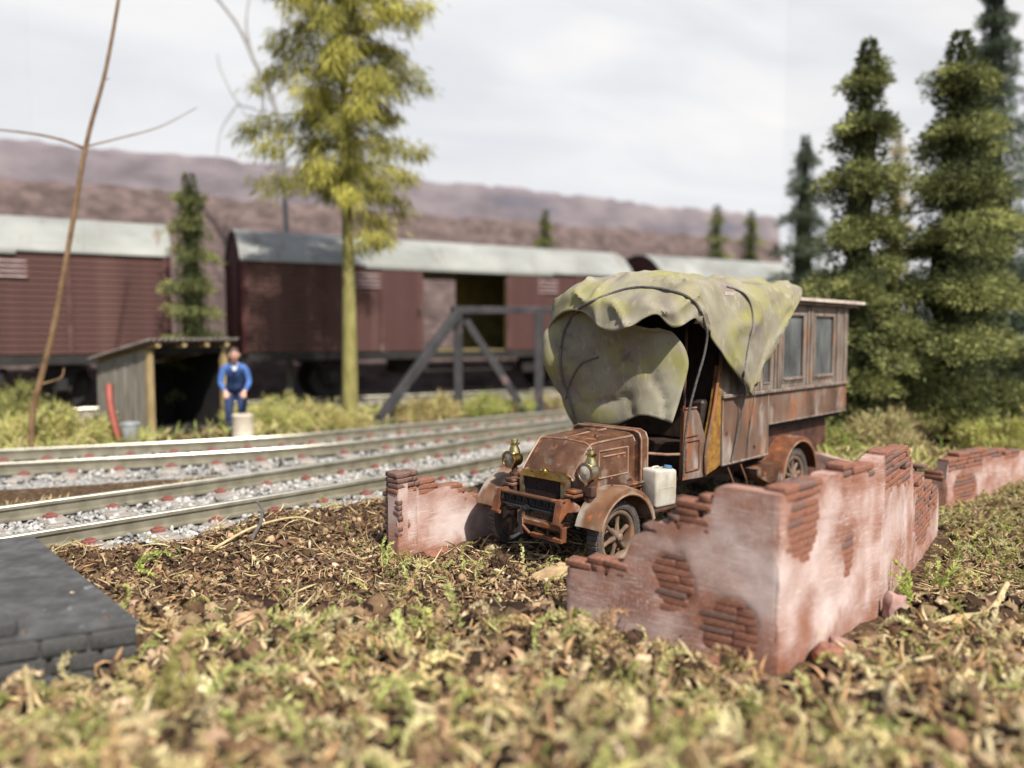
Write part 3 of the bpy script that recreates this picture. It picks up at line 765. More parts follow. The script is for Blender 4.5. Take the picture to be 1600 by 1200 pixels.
# lamps: post, round body facing forward, chimney
def lamp(v, pale):
    u = -.25
    l = empty('lamp', T(u, v, -.055)); l.parent = truck
    def W(a, c, d): return (-a, c, d)
    b = MB(W); b.tube([(0, 0, .62), (0, 0, .90)], [.035, .028], 10); b.box((0, 0, .80), (.07, .09, .10), None, .012)
    b.build('lamp_post', M['rust_dark'], l, smooth=True, angle=35)
    b = MB(W); b.lathe([(.0, .085), (.04, .08), (.068, .05), (.076, .0), (.072, -.05), (.078, -.07), (.086, -.074), (.086, -.088), (.070, -.088), (.066, -.078)], (0, 0, .975), (1, 0, 0), 26)
    b.build('lamp_body', M['brass'] if not pale else M['brass_dull'], l, smooth=True, angle=35)
    b = MB(W); b.lathe([(.069, 0), (.05, .010), (0, .016)], (-.079, 0, .975), (-1, 0, 0), 22)
    b.build('lamp_lens', M['lens_pale'] if pale else M['lens'], l, smooth=True)
    b = MB(W); b.lathe([(.056, .0), (.050, .03), (.036, .06), (.036, .075), (.050, .08), (.050, .094), (.034, .10), (.030, .115), (.036, .118), (.034, .128), (.0, .132)], (.0, 0, 1.035), (0, 0, 1), 20)
    b.build('lamp_chimney', M['brass'], l, smooth=True, angle=30)
lamp(-.385, False); lamp(.555, True)

# running board for the can, cab sides, seat, wheel
b = tb()
for s in (-1, 1):
    b.span((.43, s * .52 - .17, .435), (1.35, s * .52 + .17, .465), .006); b.span((.8, s * .33, .43), (.84, s * .42, .58))
b.build('running_board', M['rust_dark'], truck)
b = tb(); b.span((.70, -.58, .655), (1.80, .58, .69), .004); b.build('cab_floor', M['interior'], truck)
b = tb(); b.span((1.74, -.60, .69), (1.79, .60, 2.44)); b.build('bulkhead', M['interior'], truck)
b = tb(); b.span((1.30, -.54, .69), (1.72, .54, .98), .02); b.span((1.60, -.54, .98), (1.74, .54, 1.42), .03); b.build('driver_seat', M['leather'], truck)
b = tb(); b.tube([(.72, -.22, .78), (1.02, -.22, 1.22)], .016, 8)
cw = Vector((1.03, -.22, 1.235)); axw = Vector((.30, 0, .44)).normalized(); aw = axw.cross(Vector((0, 1, 0))); 
b.tube([cw + (aw * math.cos(t) + Vector((0, 1, 0)) * math.sin(t)) * .20 for t in np.linspace(0, 2 * math.pi, 25)], .013, 6, cap=False)
for k in range(4):
    t = k * math.pi / 2; b.tube([cw, cw + (aw * math.cos(t) + Vector((0, 1, 0)) * math.sin(t)) * .20], .008, 5)
b.build('steering_wheel', M['iron'], truck, smooth=True)
for s in (1, -1):
    side = tb(); v0, v1 = s * .575, s * .615
    side.prism([(1.10, .66), (1.56, .64), (1.58, .70), (1.54, 1.00), (1.40, 1.30), (1.32, 1.37), (1.12, 1.37)], lambda a, c, d: (a, d, c), v0, v1)
    so = side.build('cab_side', M['rust_side'], truck)
    b = tb()
    for pts in ([(1.10, .66), (1.10, 1.40)], [(1.10, 1.37), (1.34, 1.37)], [(1.10, 1.09), (1.36, 1.09)], [(1.16, .74), (1.40, .74)], [(1.16, .74), (1.16, 1.04)], [(1.40, .74), (1.40, 1.04)], [(1.16, 1.04), (1.40, 1.04)]):
        b.tube([(a, v1 + s * .004, c) for a, c in pts], .011, 6)
    b.build('cab_side_bead', M['rust_orange'] if s > 0 else M['rust'], so, smooth=True)
    b = tb(); b.prism([(1.52, .66), (1.70, .70), (1.79, .73), (1.80, 1.78), (1.74, 1.78), (1.66, 1.42), (1.60, 1.22), (1.53, 1.02), (1.50, .86)], lambda a, c, d: (a, d, c), s * .585, s * .635)
    b.build('door_jamb', M['ochre'], truck)
    b = tb(); b.tube(catmull([(1.50, s * .64, .68), (1.49, s * .64, .86), (1.53, s * .64, 1.03), (1.60, s * .64, 1.23), (1.66, s * .64, 1.43), (1.74, s * .64, 1.78)], 4), .017, 8)
    b.build('jamb_bead', M['rust_side'], truck, smooth=True)
    b = tb(); b.tube([(1.16, s * .585, 1.37), (1.22, s * .56, 1.9), (1.30, s * .52, 2.45)], .016, 8); b.build('roof_post', M['rust_dark'], truck, smooth=True)

# coach body
BW = .64
WIN = [(2.42, 2.55), (2.72, 2.86), (3.19, 3.71), (4.06, 4.61)]
SILL, HEAD = 1.555, 2.325
for s in (1, -1):
    wall = tb()
    def sb(u0, u1, z0, z1, a=.0, c=.045, bev=.004): wall.span((u0, s * (BW - c), z0), (u1, s * (BW + a), z1), bev)
    sb(1.80, 2.84, .725, 1.43); sb(2.841, 5.11, 1.065, 1.43)
    body = wall.build('side_panel', M['rust_side'], truck)
    b = tb()
    b.span((1.79, s * (BW - .03), 1.431), (5.12, s * (BW + .035), 1.472), .008)                     # waist rail
    b.tube([(1.80, s * (BW + .006), .725), (2.84, s * (BW + .006), .725)], .013, 6)
    b.tube([(1.81, s * (BW + .004), .73), (1.81, s * (BW + .004), 1.43)], .012, 6)
    b.tube([(2.40, s * (BW + .002), .73), (2.40, s * (BW + .002), 1.43)], .006, 5)
    b.tube([(2.835, s * (BW + .002), .73), (2.835, s * (BW + .002), 1.43)], .010, 5)
    b.tube([(2.85, s * (BW + .002), 1.07), (5.11, s * (BW + .002), 1.07)], .009, 6)
    b.build('waist_rail', M['coach'], body, smooth=True, angle=35)
    if s > 0:
        b = tb(); b.lathe([(.012, 0), (.018, .01), (.018, .02), (0, .03)], (2.52, BW, .86), (0, 1, 0), 10); b.build('door_knob', M['brass_dull'], body, smooth=True)
    up = tb()
    up.span((1.79, s * (BW - .045), HEAD + .001), (5.11, s * BW, 2.455), .003)
    up.span((1.79, s * (BW - .045), 1.4725), (5.11, s * BW, SILL - .001), .003)
    edges = [1.79] + [x for w in WIN for x in w] + [5.11]
    for a, c in zip(edges[0::2], edges[1::2]): up.span((a, s * (BW - .045), SILL), (c, s * BW, HEAD), .003)
    upper = up.build('window_band', M['coach'], truck)
    for u in (2.30, 2.64, 2.98, 3.06, 3.84, 3.93, 4.74, 4.98):
        tb().span((u - .022, s * (BW + .001), 1.474), (u + .022, s * (BW + .016), 2.45), .004).build('moulding', M['coach'], upper)
    for a, c in WIN:
        w = tb()
        t_ = .030 if c - a > .3 else .018
        vv0, vv1 = s * (BW - .034), s * (BW + .010)
        w.span((a - t_, vv0, SILL - t_), (c + t_, vv1, SILL), .004); w.span((a - t_, vv0, HEAD), (c + t_, vv1, HEAD + t_), .004)
        w.span((a - t_, vv0, SILL), (a, vv1, HEAD), .004); w.span((c, vv0, SILL), (c + t_, vv1, HEAD), .004)
        if c - a > .3:
            w.span((a, s * (BW - .03), SILL + .001), (c, s * (BW + .028), SILL + .035), .005)
        wo = w.build('window', M['coach'], truck)
        b = tb(); b.span((a, s * (BW - .030), SILL), (c, s * (BW - .022), HEAD)); b.build('pane', M['glass'], wo)
b = tb(); b.span((5.065, -BW + .05, 1.065), (5.11, BW - .05, 2.455)); b.build('rear_wall', M['rust_side'], truck)
b = tb(); b.span((1.80, -.58, 1.0), (5.06, .58, 1.06)); b.build('coach_floor', M['interior'], truck)
b = tb(); b.span((2.90, -.50, .64), (4.80, .50, 1.0), .01); b.build('luggage_box', M['rust_dark'], truck)
roof = tb()
rows = []
for v in np.linspace(-.75, .75, 13):
    z = 2.535 + .055 * (1 - (v / .75) ** 2); rows.append([(1.62, v, 2.50 - .0), (1.62, v, z), (5.40, v, z), (5.40, v, 2.50)])
roof.loft(rows)
ro = roof.build('roof', M['roof_trim'], truck)
b = tb(); b.span((1.66, -.70, 2.456), (5.33, .70, 2.499), .004); b.build('eaves_moulding', M['coach'], ro)
# step irons and valance ahead of the rear wheel
b = tb()
for u in (1.98, 2.26):
    b.tube([(u, .60, .72), (u + .05, .66, .52), (u + .10, .66, .36)], .014, 6)
b.span((1.98, .54, .345), (2.45, .72, .37), .004)
b.build('entry_step', M['rust'], truck)
b = tb(); b.prism([(2.48, .60), (3.06, .62), (3.06, .42), (2.80, .40), (2.50, .52)], lambda a, c, d: (a, d, c), .50, .70); b.build('valance', M['rust'], truck)

# ------------------------------------------------------------------ tarpaulin over the cab (top sheet with side flap, and front sheet)
tarp = empty('tarpaulin', (TO[0], TO[1], 0.0), truck.rotation_euler.z, 'camouflage canvas tarpaulin draped and roped over the truck cab', 'tarpaulin')
N1 = [
 [(.80, -.74, 1.80), (.60, -.74, 2.14), (.46, -.44, 2.32), (.40, -.10, 2.33), (.41, .15, 2.15), (.46, .40, 2.16), (.58, .62, 2.28), (.72, .755, 2.17), (.90, .83, 2.25), (1.02, .80, 2.24)],
 [(.90, -.75, 1.80), (.72, -.75, 2.28), (.60, -.50, 2.53), (.49, -.14, 2.50), (.48, .11, 2.42), (.52, .36, 2.42), (.60, .56, 2.46), (.74, .71, 2.40), (1.00, .80, 2.40), (1.22, .82, 2.09)],
 [(1.10, -.75, 1.85), (1.00, -.76, 2.36), (.92, -.55, 2.635), (.84, -.16, 2.665), (.82, .10, 2.675), (.82, .36, 2.665), (.86, .55, 2.645), (.98, .70, 2.60), (1.22, .80, 2.36), (1.52, .82, 1.88)],
 [(1.60, -.75, 1.95), (1.55, -.76, 2.40), (1.5, -.56, 2.63), (1.5, -.16, 2.69), (1.5, .10, 2.70), (1.5, .36, 2.685), (1.52, .56, 2.655), (1.62, .71, 2.59), (1.88, .80, 2.18), (2.06, .78, 1.54)],
 [(2.20, -.75, 2.0), (2.2, -.77, 2.40), (2.2, -.58, 2.65), (2.2, -.16, 2.70), (2.2, .10, 2.71), (2.2, .36, 2.70), (2.2, .56, 2.67), (2.22, .73, 2.58), (2.28, .80, 2.18), (2.22, .74, 1.43)],
 [(2.80, -.75, 2.1), (2.8, -.78, 2.44), (2.8, -.60, 2.66), (2.8, -.16, 2.715), (2.8, .10, 2.725), (2.8, .36, 2.71), (2.8, .58, 2.68), (2.76, .75, 2.59), (2.60, .82, 2.22), (2.30, .75, 1.62)],
 [(3.30, -.75, 2.2), (3.3, -.80, 2.46), (3.3, -.62, 2.68), (3.3, -.16, 2.735), (3.3, .10, 2.745), (3.3, .36, 2.73), (3.3, .58, 2.70), (3.12, .78, 2.61), (2.94, .83, 2.34), (2.62, .78, 1.88)],
 [(3.50, -.75, 2.3), (3.5, -.80, 2.50), (3.5, -.64, 2.69), (3.52, -.16, 2.74), (3.52, .10, 2.75), (3.50, .36, 2.735), (3.42, .58, 2.71), (3.26, .79, 2.64), (3.14, .85, 2.50), (2.96, .81, 2.22)],
]
N2 = [
 [(1.15, -.78, 2.28), (.66, -.75, 2.30), (.60, -.42, 2.38), (.60, -.05, 2.34), (.62, .26, 2.22), (.80, .56, 2.13)],
 [(1.15, -.82, 2.02), (.585, -.78, 2.06), (.57, -.42, 2.10), (.64, -.05, 2.10), (.72, .30, 2.12), (.94, .66, 2.05)],
 [(1.22, -.80, 1.76), (.56, -.72, 1.76), (.60, -.40, 1.76), (.71, -.03, 1.74), (.79, .32, 1.78), (1.00, .73, 1.84)],
 [(1.22, -.72, 1.46), (.68, -.64, 1.46), (.68, -.36, 1.45), (.755, 0, 1.44), (.80, .34, 1.50), (.95, .69, 1.54)],
 [(1.22, -.62, 1.18), (.82, -.54, 1.14), (.755, -.26, 1.165), (.77, .04, 1.19), (.79, .34, 1.31), (.89, .63, 1.25)],
]
def sheet(net, n, name, seed, amp):
    P = surf(net, n)
    r, c = P.shape[:2]
    I, J = np.meshgrid(np.arange(r), np.arange(c), indexing='ij')
    w = (fbm(I * .13, J * .10, seed, 2) - .37) * amp + (vnoise(I * .30, J * .22, seed + 5) - .5) * amp * .25
    rid = 1 - 2 * np.abs(vnoise(I * .10 + J * .07, J * .13 - I * .03, seed + 9) - .5)
    w = w + (rid ** 6 - .2) * amp * 1.25
    du = np.gradient(P, axis=0); dv = np.gradient(P, axis=1)
    nn = np.cross(du, dv); nn /= np.linalg.norm(nn, axis=2)[..., None] + 1e-9
    P = P + nn * w[..., None]
    g = tb().grid(P)
    o = g.build(name, M['tarp'], tarp, smooth=True, angle=75)
    md = o.modifiers.new('thickness', 'SOLIDIFY'); md.thickness = .012; md.offset = 0
    return o, P
top_o, P1 = sheet(N1, 9, 'top_sheet', 41, .045)
front_o, P2 = sheet(N2, 9, 'front_sheet', 57, .03)

# ropes lie on the cloth
def rope(pts, r, label, parent=None):
    q = catmull(pts, 3)
    m = tb(); m.tube(q, r, 7)
    o = m.build('rope', M['rope'], None, smooth=True)
    o.location = truck.location; o.rotation_euler = truck.rotation_euler
    return tag(o, label, 'rope', 'ropes tying down the tarpaulin')
rope([(0.800, -0.430, 1.100), (0.739, -0.457, 1.212), (0.702, -0.455, 1.282), (0.666, -0.454, 1.352), (0.650, -0.470, 1.420), (0.636, -0.490, 1.486), (0.619, -0.507, 1.553), (0.595, -0.512, 1.621), (0.563, -0.502, 1.690), (0.542, -0.496, 1.757), (0.533, -0.494, 1.823), (0.536, -0.497, 1.891), (0.549, -0.502, 1.958), (0.535, -0.479, 2.021), (0.538, -0.470, 2.078), (0.547, -0.460, 2.131), (0.558, -0.440, 2.186), (0.567, -0.403, 2.247), (0.575, -0.354, 2.310), (0.415, -0.149, 2.359), (0.384, -0.041, 2.398), (0.404, 0.036, 2.432), (0.463, 0.090, 2.465), (0.536, 0.144, 2.499), (0.588, 0.222, 2.529), (0.613, 0.319, 2.547), (0.635, 0.416, 2.553), (0.648, 0.517, 2.548), (0.681, 0.599, 2.538), (0.719, 0.676, 2.521), (0.811, 0.712, 2.501), (0.875, 0.754, 2.474), (0.874, 0.818, 2.439), (0.939, 0.828, 2.402), (0.972, 0.848, 2.360), (0.984, 0.868, 2.313), (1.057, 0.843, 2.263), (1.091, 0.841, 2.211), (1.159, 0.830, 2.100), (1.159, 0.800, 1.904), (1.116, 0.760, 1.687), (1.073, 0.700, 1.374), (1.066, 0.660, 1.056), (1.072, 0.645, 0.700)],
     .0125, 'front rope looped over the canvas hood and down to the cab side')
rope([(1.710, 0.716, 2.590), (1.765, 0.721, 2.584), (1.816, 0.729, 2.578), (1.852, 0.746, 2.568), (1.890, 0.763, 2.554), (1.926, 0.782, 2.536), (1.965, 0.794, 2.511), (2.009, 0.799, 2.477), (2.052, 0.799, 2.435), (2.080, 0.802, 2.388), (2.092, 0.808, 2.339), (2.089, 0.817, 2.285), (2.060, 0.831, 2.220), (2.049, 0.824, 2.137), (2.051, 0.802, 2.043), (2.030, 0.795, 1.952), (2.017, 0.789, 1.868), (2.003, 0.786, 1.787), (1.909, 0.828, 1.723), (1.935, 0.809, 1.669), (1.953, 0.796, 1.627), (2.081, 0.760, 1.494), (2.137, 0.690, 1.295), (2.068, 0.665, 0.953), (1.989, 0.660, 0.740)],
     .0095, 'rope crossing the canvas flap and coach side behind the door opening')
rope([(0.666, -0.538, 1.414), (0.637, -0.497, 1.474), (0.629, -0.477, 1.531), (0.617, -0.443, 1.590), (0.596, -0.388, 1.659), (0.587, -0.335, 1.728), (0.591, -0.293, 1.782), (0.598, -0.257, 1.812), (0.609, -0.224, 1.829), (0.631, -0.201, 1.842), (0.636, -0.164, 1.855), (0.638, -0.124, 1.866), (0.645, -0.088, 1.876)], .009, 'short loose rope end on the shaded front of the canvas')
rope([(2.40, .665, 1.60), (2.41, .69, 1.45), (2.40, .66, 1.2), (2.33, .655, .74)], .005, 'thin cord hanging down the coach side from the first small window')

# ------------------------------------------------------------------ white fuel can on the running board
can = empty('fuel_can', T(0, 0, 0)); can.parent = None
cp = TO + TR * .745 + TL * .585
can.location = (cp[0], cp[1], .466); can.rotation_euler = (0, 0, truck.rotation_euler.z + math.radians(-8))
tag(can, 'chalky white plastic fuel can with blue cap on the running board', 'fuel can')
b = MB(); b.box((0, 0, .185), (.295, .20, .37), None, .030, 3)
vs = b.v
body_v = []
for (x, y, z) in vs:                              # sloping shoulder at the top
    if z > .33 and x < -.02: z -= (-.02 - x) * .18
    body_v.append((x, y, z))
b.v = body_v
b.build('can_body', M['can'], can, smooth=True, angle=35)
b = MB(); b.tube([(.105, 0, .366), (.095, 0, .376), (.05, 0, .379), (.02, 0, .376), (.01, 0, .362)], .011, 8); b.build('handle', M['can'], can, smooth=True)
b = MB()
for sy in (-1, 1):
    b.box((0, sy * .100, .185), (.012, .004, .26), None, .0015); b.box((0, sy * .100, .185), (.20, .004, .012), None, .0015)
b.build('rib', M['can'], can)
b = MB(); b.lathe([(.048, 0), (.048, .006), (.038, .008), (.038, .022), (.032, .026), (.0, .026)], (-.085, .03, .357), (-.15, 0, 1), 16); b.build('cap', M['blue_cap'], can, smooth=True, angle=30)

# ------------------------------------------------------------------ brick ruins
BRK = [MB().box((0, 0, 0), (.26, .13, .054), None, .010, 2).mesh('brick', m, True, 60) for m in (M['brick'], M['brick_dark'])]
for me in BRK:                                     # uneven, worn edges
    for v in me.vertices:
        v.co += Vector((random.uniform(-.003, .003), random.uniform(-.002, .002), random.uniform(-.002, .002)))
COURSE = .051

def ruin_leg(root, P0, P1, prof, th, patches=(), crest=(), base=-.12, wear_top=.16, ends=(0, 0), dark=.25, patch_wear=1.0, ridges=()):
    """wall from P0 to P1 (its viewer-side face on that line), prof = [(s, z)] top outline, patches = [(s, z, rs, rz)] where plaster is
    gone, crest = [(s0, s1, courses)] stretches of bare brick along the top, ridges = upright brush-marked pilasters"""
    P0 = np.array(P0, float); P1 = np.array(P1, float)
    L = np.linalg.norm(P1 - P0); e = (P1 - P0) / L; nrm = np.array([e[1], -e[0]])     # towards the viewer
    if nrm @ (-P0) < 0: nrm = -nrm
    ps = [a for a, _ in prof]; pz = [c for _, c in prof]
    top0 = lambda s: np.interp(s, ps, pz)
    def top(s):
        t = top0(s)
        for (a, c, k) in crest: t = t - (k + .25) * COURSE * sstep(a - .03, a + .02, np.array(s)) * sstep(c + .03, c - .02, np.array(s))
        return t
    ns = max(12, int(L / .018)); nz = 46
    def off(s, z):
        d = .006 * (vnoise(s * 9, z * 9, 3) - .5) + .003 * (vnoise(s * 30, z * 30, 4) - .5)
        for (a, c, rs, rz) in patches:
            q = math.hypot((s - a) / rs, (z - c) / rz) + .45 * (float(vnoise(s * 9, z * 9, 6)) - .5)
            d -= .017 * float(sstep(1.25, .62, np.array(q)))
        for q in (s, L - s): d -= .016 * math.exp(-(q / .016) ** 2) * (.3 + 1.2 * float(vnoise(z * 14, q * 3 + 2.0, 11)))
        for (a, w) in ridges:
            d += .020 * math.exp(-((s - a) / w) ** 2)
        return d
    def wear(s, z):
        w = float(sstep(wear_top, .0, np.array(top(s) - z))) * .8
        for (a, c, rs, rz) in patches:
            q = math.hypot((s - a) / rs, (z - c) / rz)
            w = max(w, patch_wear * float(sstep(1.45, .8, np.array(q))))
        for (a, c, k) in crest:
            if a - .05 < s < c + .05: w = max(w, float(sstep(.22, .0, np.array(top(s) - z))))
        for (a, w_) in ridges: w = max(w, .7 * math.exp(-((s - a + w_) / w_) ** 2))
        w = max(w, .6 * float(sstep(.10, .0, np.array(z))))
        return w
    V, Wr = [], []
    for side in (0, 1):
        for i in range(ns + 1):
            s = L * i / ns; t = float(top(s))
            for k in range(nz + 1):
                z = base + (t - base) * k / nz
                d = off(s, z) if side == 0 else -th + .006 * float(vnoise(s * 8, z * 8, 9))
                p = P0 + e * s + nrm * d
                V.append((p[0], p[1], z)); Wr.append(wear(s, z) if side == 0 else .4)
    m = nz + 1; S1 = (ns + 1) * m; Fq = []
    for i in range(ns):
        for k in range(nz):
            a = i * m + k
            Fq.append((a, a + m, a + m + 1, a + 1)); Fq.append((S1 + a, S1 + a + 1, S1 + a + m + 1, S1 + a + m))
        a = i * m + nz; Fq.append((a, a + m, S1 + a + m, S1 + a))
    for k in range(nz):
        Fq.append((k, k + 1, S1 + k + 1, S1 + k)); a = ns * m + k; Fq.append((a, S1 + a, S1 + a + 1, a + 1))
    ox, oy, oz = root.location
    V = np.array(V) - np.array([ox, oy, oz])
    me = np_mesh('plaster', V, np.array(Fq), M['plaster'], smooth=True)
    at = me.attributes.new('wear', 'FLOAT', 'POINT'); at.data.foreach_set('value', np.array(Wr, np.float32))
    me.set_sharp_from_angle(angle=math.radians(50))
    pl = link('plaster', me, root)
    ang = math.atan2(e[1], e[0])
    def brick(s, z, ln, depth, proud, hh=COURSE * .84):
        c = P0 + e * s + nrm * (proud - depth / 2)
        link('brick', BRK[1 if random.random() < dark else 0], root, (c[0] - ox, c[1] - oy, z - oz),
             (random.uniform(-.03, .03), random.uniform(-.035, .035), ang + random.uniform(-.04, .04)), (ln / .26, depth / .13, hh / .054 * random.uniform(.94, 1.05)))
    for (a, c, rs, rz) in patches:
        z = c - rz; row = 0
        while z < c + rz:
            h = math.sqrt(max(0, 1 - ((z - c) / (rz * 1.12)) ** 2)) * rs * 1.12
            s = a - h + (0 if row % 2 else -.05)
            while s < a + h - .03:
                ln = min(random.uniform(.18, .34), a + h - s)
                if ln > .04 and z < top(s + ln / 2) - .03: brick(s + ln / 2, z, ln * .985, .05, -.003 + random.uniform(-.002, .002), COURSE * .90)
                s += ln
            z += COURSE; row += 1
    for (a, c, k) in crest:
        for q in range(k + 1):
            s = a - random.uniform(0, .10)
            while s < c - .03:
                ln = random.uniform(.18, .34); s1 = min(s + ln, c + random.uniform(-.02, .03)); s0 = max(s, a - .01); s += ln
                if s1 - s0 < .05: continue
                r = math.floor(float(min(top0(s0 + .03), top0((s0 + s1) / 2), top0(s1 - .03))) / COURSE) - q
                if q == 0 and random.random() < .18: continue
                brick((s0 + s1) / 2, (r + .5) * COURSE, (s1 - s0) * .985, th + random.uniform(-.004, .010), .001 + random.uniform(-.003, .005), COURSE * .94)
    return pl

ruin = empty('brick_ruin', (1.64, 4.47, 0), 0, 'corner of ruined plastered brick wall in front of the truck', 'ruined wall')
ruin_leg(ruin, (.40, 5.39), (1.64, 4.47),
         [(0, .43), (.02, .46), (.20, .47), (.21, .50), (.31, .52), (.40, .60), (.47, .64), (.60, .76), (.65, .86), (.73, .91), (.80, .90), (.88, .99), (.92, 1.03), (1.0, 1.04), (1.06, 1.11), (1.20, 1.145), (1.54, 1.135)],
         .13, patches=[(.84, .47, .135, .20), (1.24, .21, .165, .22)], crest=[(.0, .34, 1), (.32, .50, 2), (.62, .86, 1), (.86, 1.10, 3)], dark=.12)
ruin_leg(ruin, (1.64, 4.47), (2.80, 5.55),
         [(0, 1.135), (.08, 1.165), (.60, 1.14), (.66, 1.175), (.86, 1.17), (.90, 1.185), (1.42, 1.165), (1.52, 1.20), (1.585, 1.20)],
         .13, patches=[(.30, .93, .20, .26), (1.0, .58, .075, .15)], crest=[(.05, .56, 1), (.86, 1.38, 1)], dark=.3, ridges=[(1.50, .05)])
ruin_leg(ruin, (2.80, 5.55), (4.50, 7.75),
         [(0, 1.205), (1.02, 1.11), (1.08, 1.04), (1.20, .95), (1.28, .88), (1.80, .76), (2.2, .66), (2.64, .52), (2.78, .40)],
         .14, patches=[(1.85, .42, .42, .30)], crest=[(.05, 1.04, 5), (1.10, 1.75, 3), (1.9, 2.6, 4)], dark=.25, ridges=[(1.12, .06)])

ruin2 = empty('brick_ruin', (-1.05, 6.84, 0), 0, 'low crumbling wall stub with stepped end pillar left of the front wheel', 'ruined wall')
ruin_leg(ruin2, (-1.06, 6.85), (-.90, 7.04), [(0, .82), (.24, .80)], .15, patches=[(.10, .30, .05, .05)], crest=[(.0, .24, 3)], dark=.5)
ruin_leg(ruin2, (-1.19, 6.97), (-1.065, 6.845), [(0, .80), (.18, .81)], .12, patches=[(.08, .42, .10, .34)], crest=[(.0, .17, 2)], dark=.8)
ruin_leg(ruin2, (-.905, 7.05), (1.6, 9.55), [(0, .68), (.10, .68), (.30, .72), (.46, .71), (.60, .60), (.72, .50), (.85, .42), (1.0, .38), (1.6, .40), (2.4, .30), (3.5, .34)],
         .13, crest=[(.02, .60, 2), (.60, 1.0, 1)], dark=.2)
ruin3 = empty('brick_ruin', (5.2, 8.8, 0), 0, 'low reddish back wall of the ruin behind the truck tail, below the conifers', 'ruined wall')
ruin_leg(ruin3, (3.7, 10.3), (5.2, 8.8), [(0, .52), (.6, .50), (1.1, .40), (1.35, .52), (1.6, .53), (1.9, .47), (2.12, .44)], .13, crest=[(1.25, 2.1, 2)], dark=.2)
ruin_leg(ruin3, (5.2, 8.8), (7.6, 10.5), [(0, .60), (.1, .63), (1.2, .62), (2.0, .52), (2.94, .45)], .13, patches=[(.45, .22, .30, .20)], crest=[(.02, .9, 3), (.9, 2.0, 1)], dark=.3)
random.seed(77)
def lump(name, p, size, mat, label, cat, seed, group=None, sub=2, sq=.7, rz=None):
    bm = bmesh.new(); bmesh.ops.create_icosphere(bm, subdivisions=sub, radius=1)
    r_ = random.Random(seed)
    for v in bm.verts:
        n = v.co.normalized(); k = 1 + .22 * math.sin(n.x * 3.1 + seed) * math.cos(n.y * 2.7 + seed * 2) + r_.uniform(-.10, .10)
        m = max(abs(n.x), abs(n.y), abs(n.z)); f = (1 - sq) + sq / m
        v.co = Vector((n.x * size[0] * k * f, n.y * size[1] * k * f, n.z * size[2] * k * f)) * .8
    me = bpy.data.meshes.new(name); bm.to_mesh(me); bm.free(); me.materials.append(mat)
    me.polygons.foreach_set('use_smooth', [True] * len(me.polygons)); me.set_sharp_from_angle(angle=math.radians(35))
    o = link(name, me, None, (p[0], p[1], float(height(p[0], p[1])) + size[2] * .35), (0, 0, rz if rz is not None else seed * 1.7))
    return tag(o, label, cat, group)
lump('brick_rubble', (1.27, 4.50), (.15, .09, .08), M['brick'], 'red rubble lump at the foot of the left face of the front corner wall', 'rubble', 3)
lump('brick_rubble', (1.45, 4.36), (.10, .07, .06), M['brick'], 'smaller red rubble lump nearest the sharp corner of the front wall', 'rubble', 5)
lump('brick_rubble', (2.03, 4.66), (.13, .10, .11), M['brick'], 'broken brick leaning against the bright face of the front wall near its corner', 'rubble', 8)
lump('brick_rubble', (2.22, 4.86), (.10, .08, .07), M['rubble'], 'pale pink rubble lump halfway along the bright face of the wall', 'rubble', 12)
lump('brick_rubble', (2.86, 5.46), (.08, .07, .15), M['rubble'], 'upright broken plaster shard by the rust streak on the wall', 'rubble', 15)
lump('brick_rubble', (-.72, 6.98), (.15, .10, .06), M['brick'], 'flat red rubble at the foot of the small wall stub', 'rubble', 19)
lump('soil_clod', (-.10, 6.55), (.13, .11, .11), M['soil'], 'dark round clod of earth just below the starting crank', 'soil clod', 23, sub=3, sq=.2)

# ------------------------------------------------------------------ dark grey stone plinth, lower left
plinth = empty('stone_plinth', (-2.36, 4.60, 0), 0, 'dark grey stone block plinth with stepped top in the lower left corner', 'plinth')
pe = np.array([-.86, -.51]); pb = np.array([-.73, .683]); pc = np.array([-2.36, 4.60])
def pq(a, c, z):
    p = pe * a + pb * c
    return (p[0], p[1], z)
MB().prism([(.02, .02), (2.6, .02), (2.6, 2.4), (.02, 2.2)], lambda a, c, d: pq(a, c, d), -.1, .275).build('core', M['slate'], plinth)
random.seed(21)
SLM = [MB().box((0, 0, 0), (1, 1, 1), None, .07, 2).mesh('stone_block', M['slate'], True, 50) for _ in range(3)]
for me in SLM:
    for v in me.vertices: v.co += Vector((random.uniform(-.02, .02), random.uniform(-.03, .03), random.uniform(-.03, .03)))
ang_e = math.atan2(pe[1], pe[0]); ang_b = math.atan2(pb[1], pb[0])
def stone(a, c, z, la, lb, h, ang):
    p = pe * a + pb * c
    link('stone_block', random.choice(SLM), plinth, (p[0], p[1], z), (random.uniform(-.015, .015), random.uniform(-.015, .015), ang + random.uniform(-.015, .015)), (la, lb, h))
for row in range(3):                               # face towards the viewer
    a = .0; z = -.01 + row * .115
    while a < 2.5:
        ln = random.uniform(.22, .42) * (.55 if a == 0 and row % 2 else 1); stone(a + ln / 2 + .006, .03 + random.uniform(-.006, .006), z, ln - .022, .09, .100, ang_e); a += ln
for row in range(3):                               # return face
    a = .09; z = -.01 + row * .115
    while a < 2.1:
        ln = random.uniform(.25, .42); stone(.03, a + ln / 2, z, ln - .022, .085, .100, ang_b); a += ln
MB().prism([(.005, .005), (2.6, .005), (2.6, 2.5), (.005, 2.3)], lambda a, c, d: pq(a, c, d), .279, .300).build('top_slab', M['slate'], plinth)
b = MB(); b.prism([(.62, .10), (2.6, .10), (2.6, 1.75), (1.25, 1.55), (.70, .55)], lambda a, c, d: pq(a, c, d), .301, .375)
b.build('upper_slab', M['slate'], plinth)
a = .62
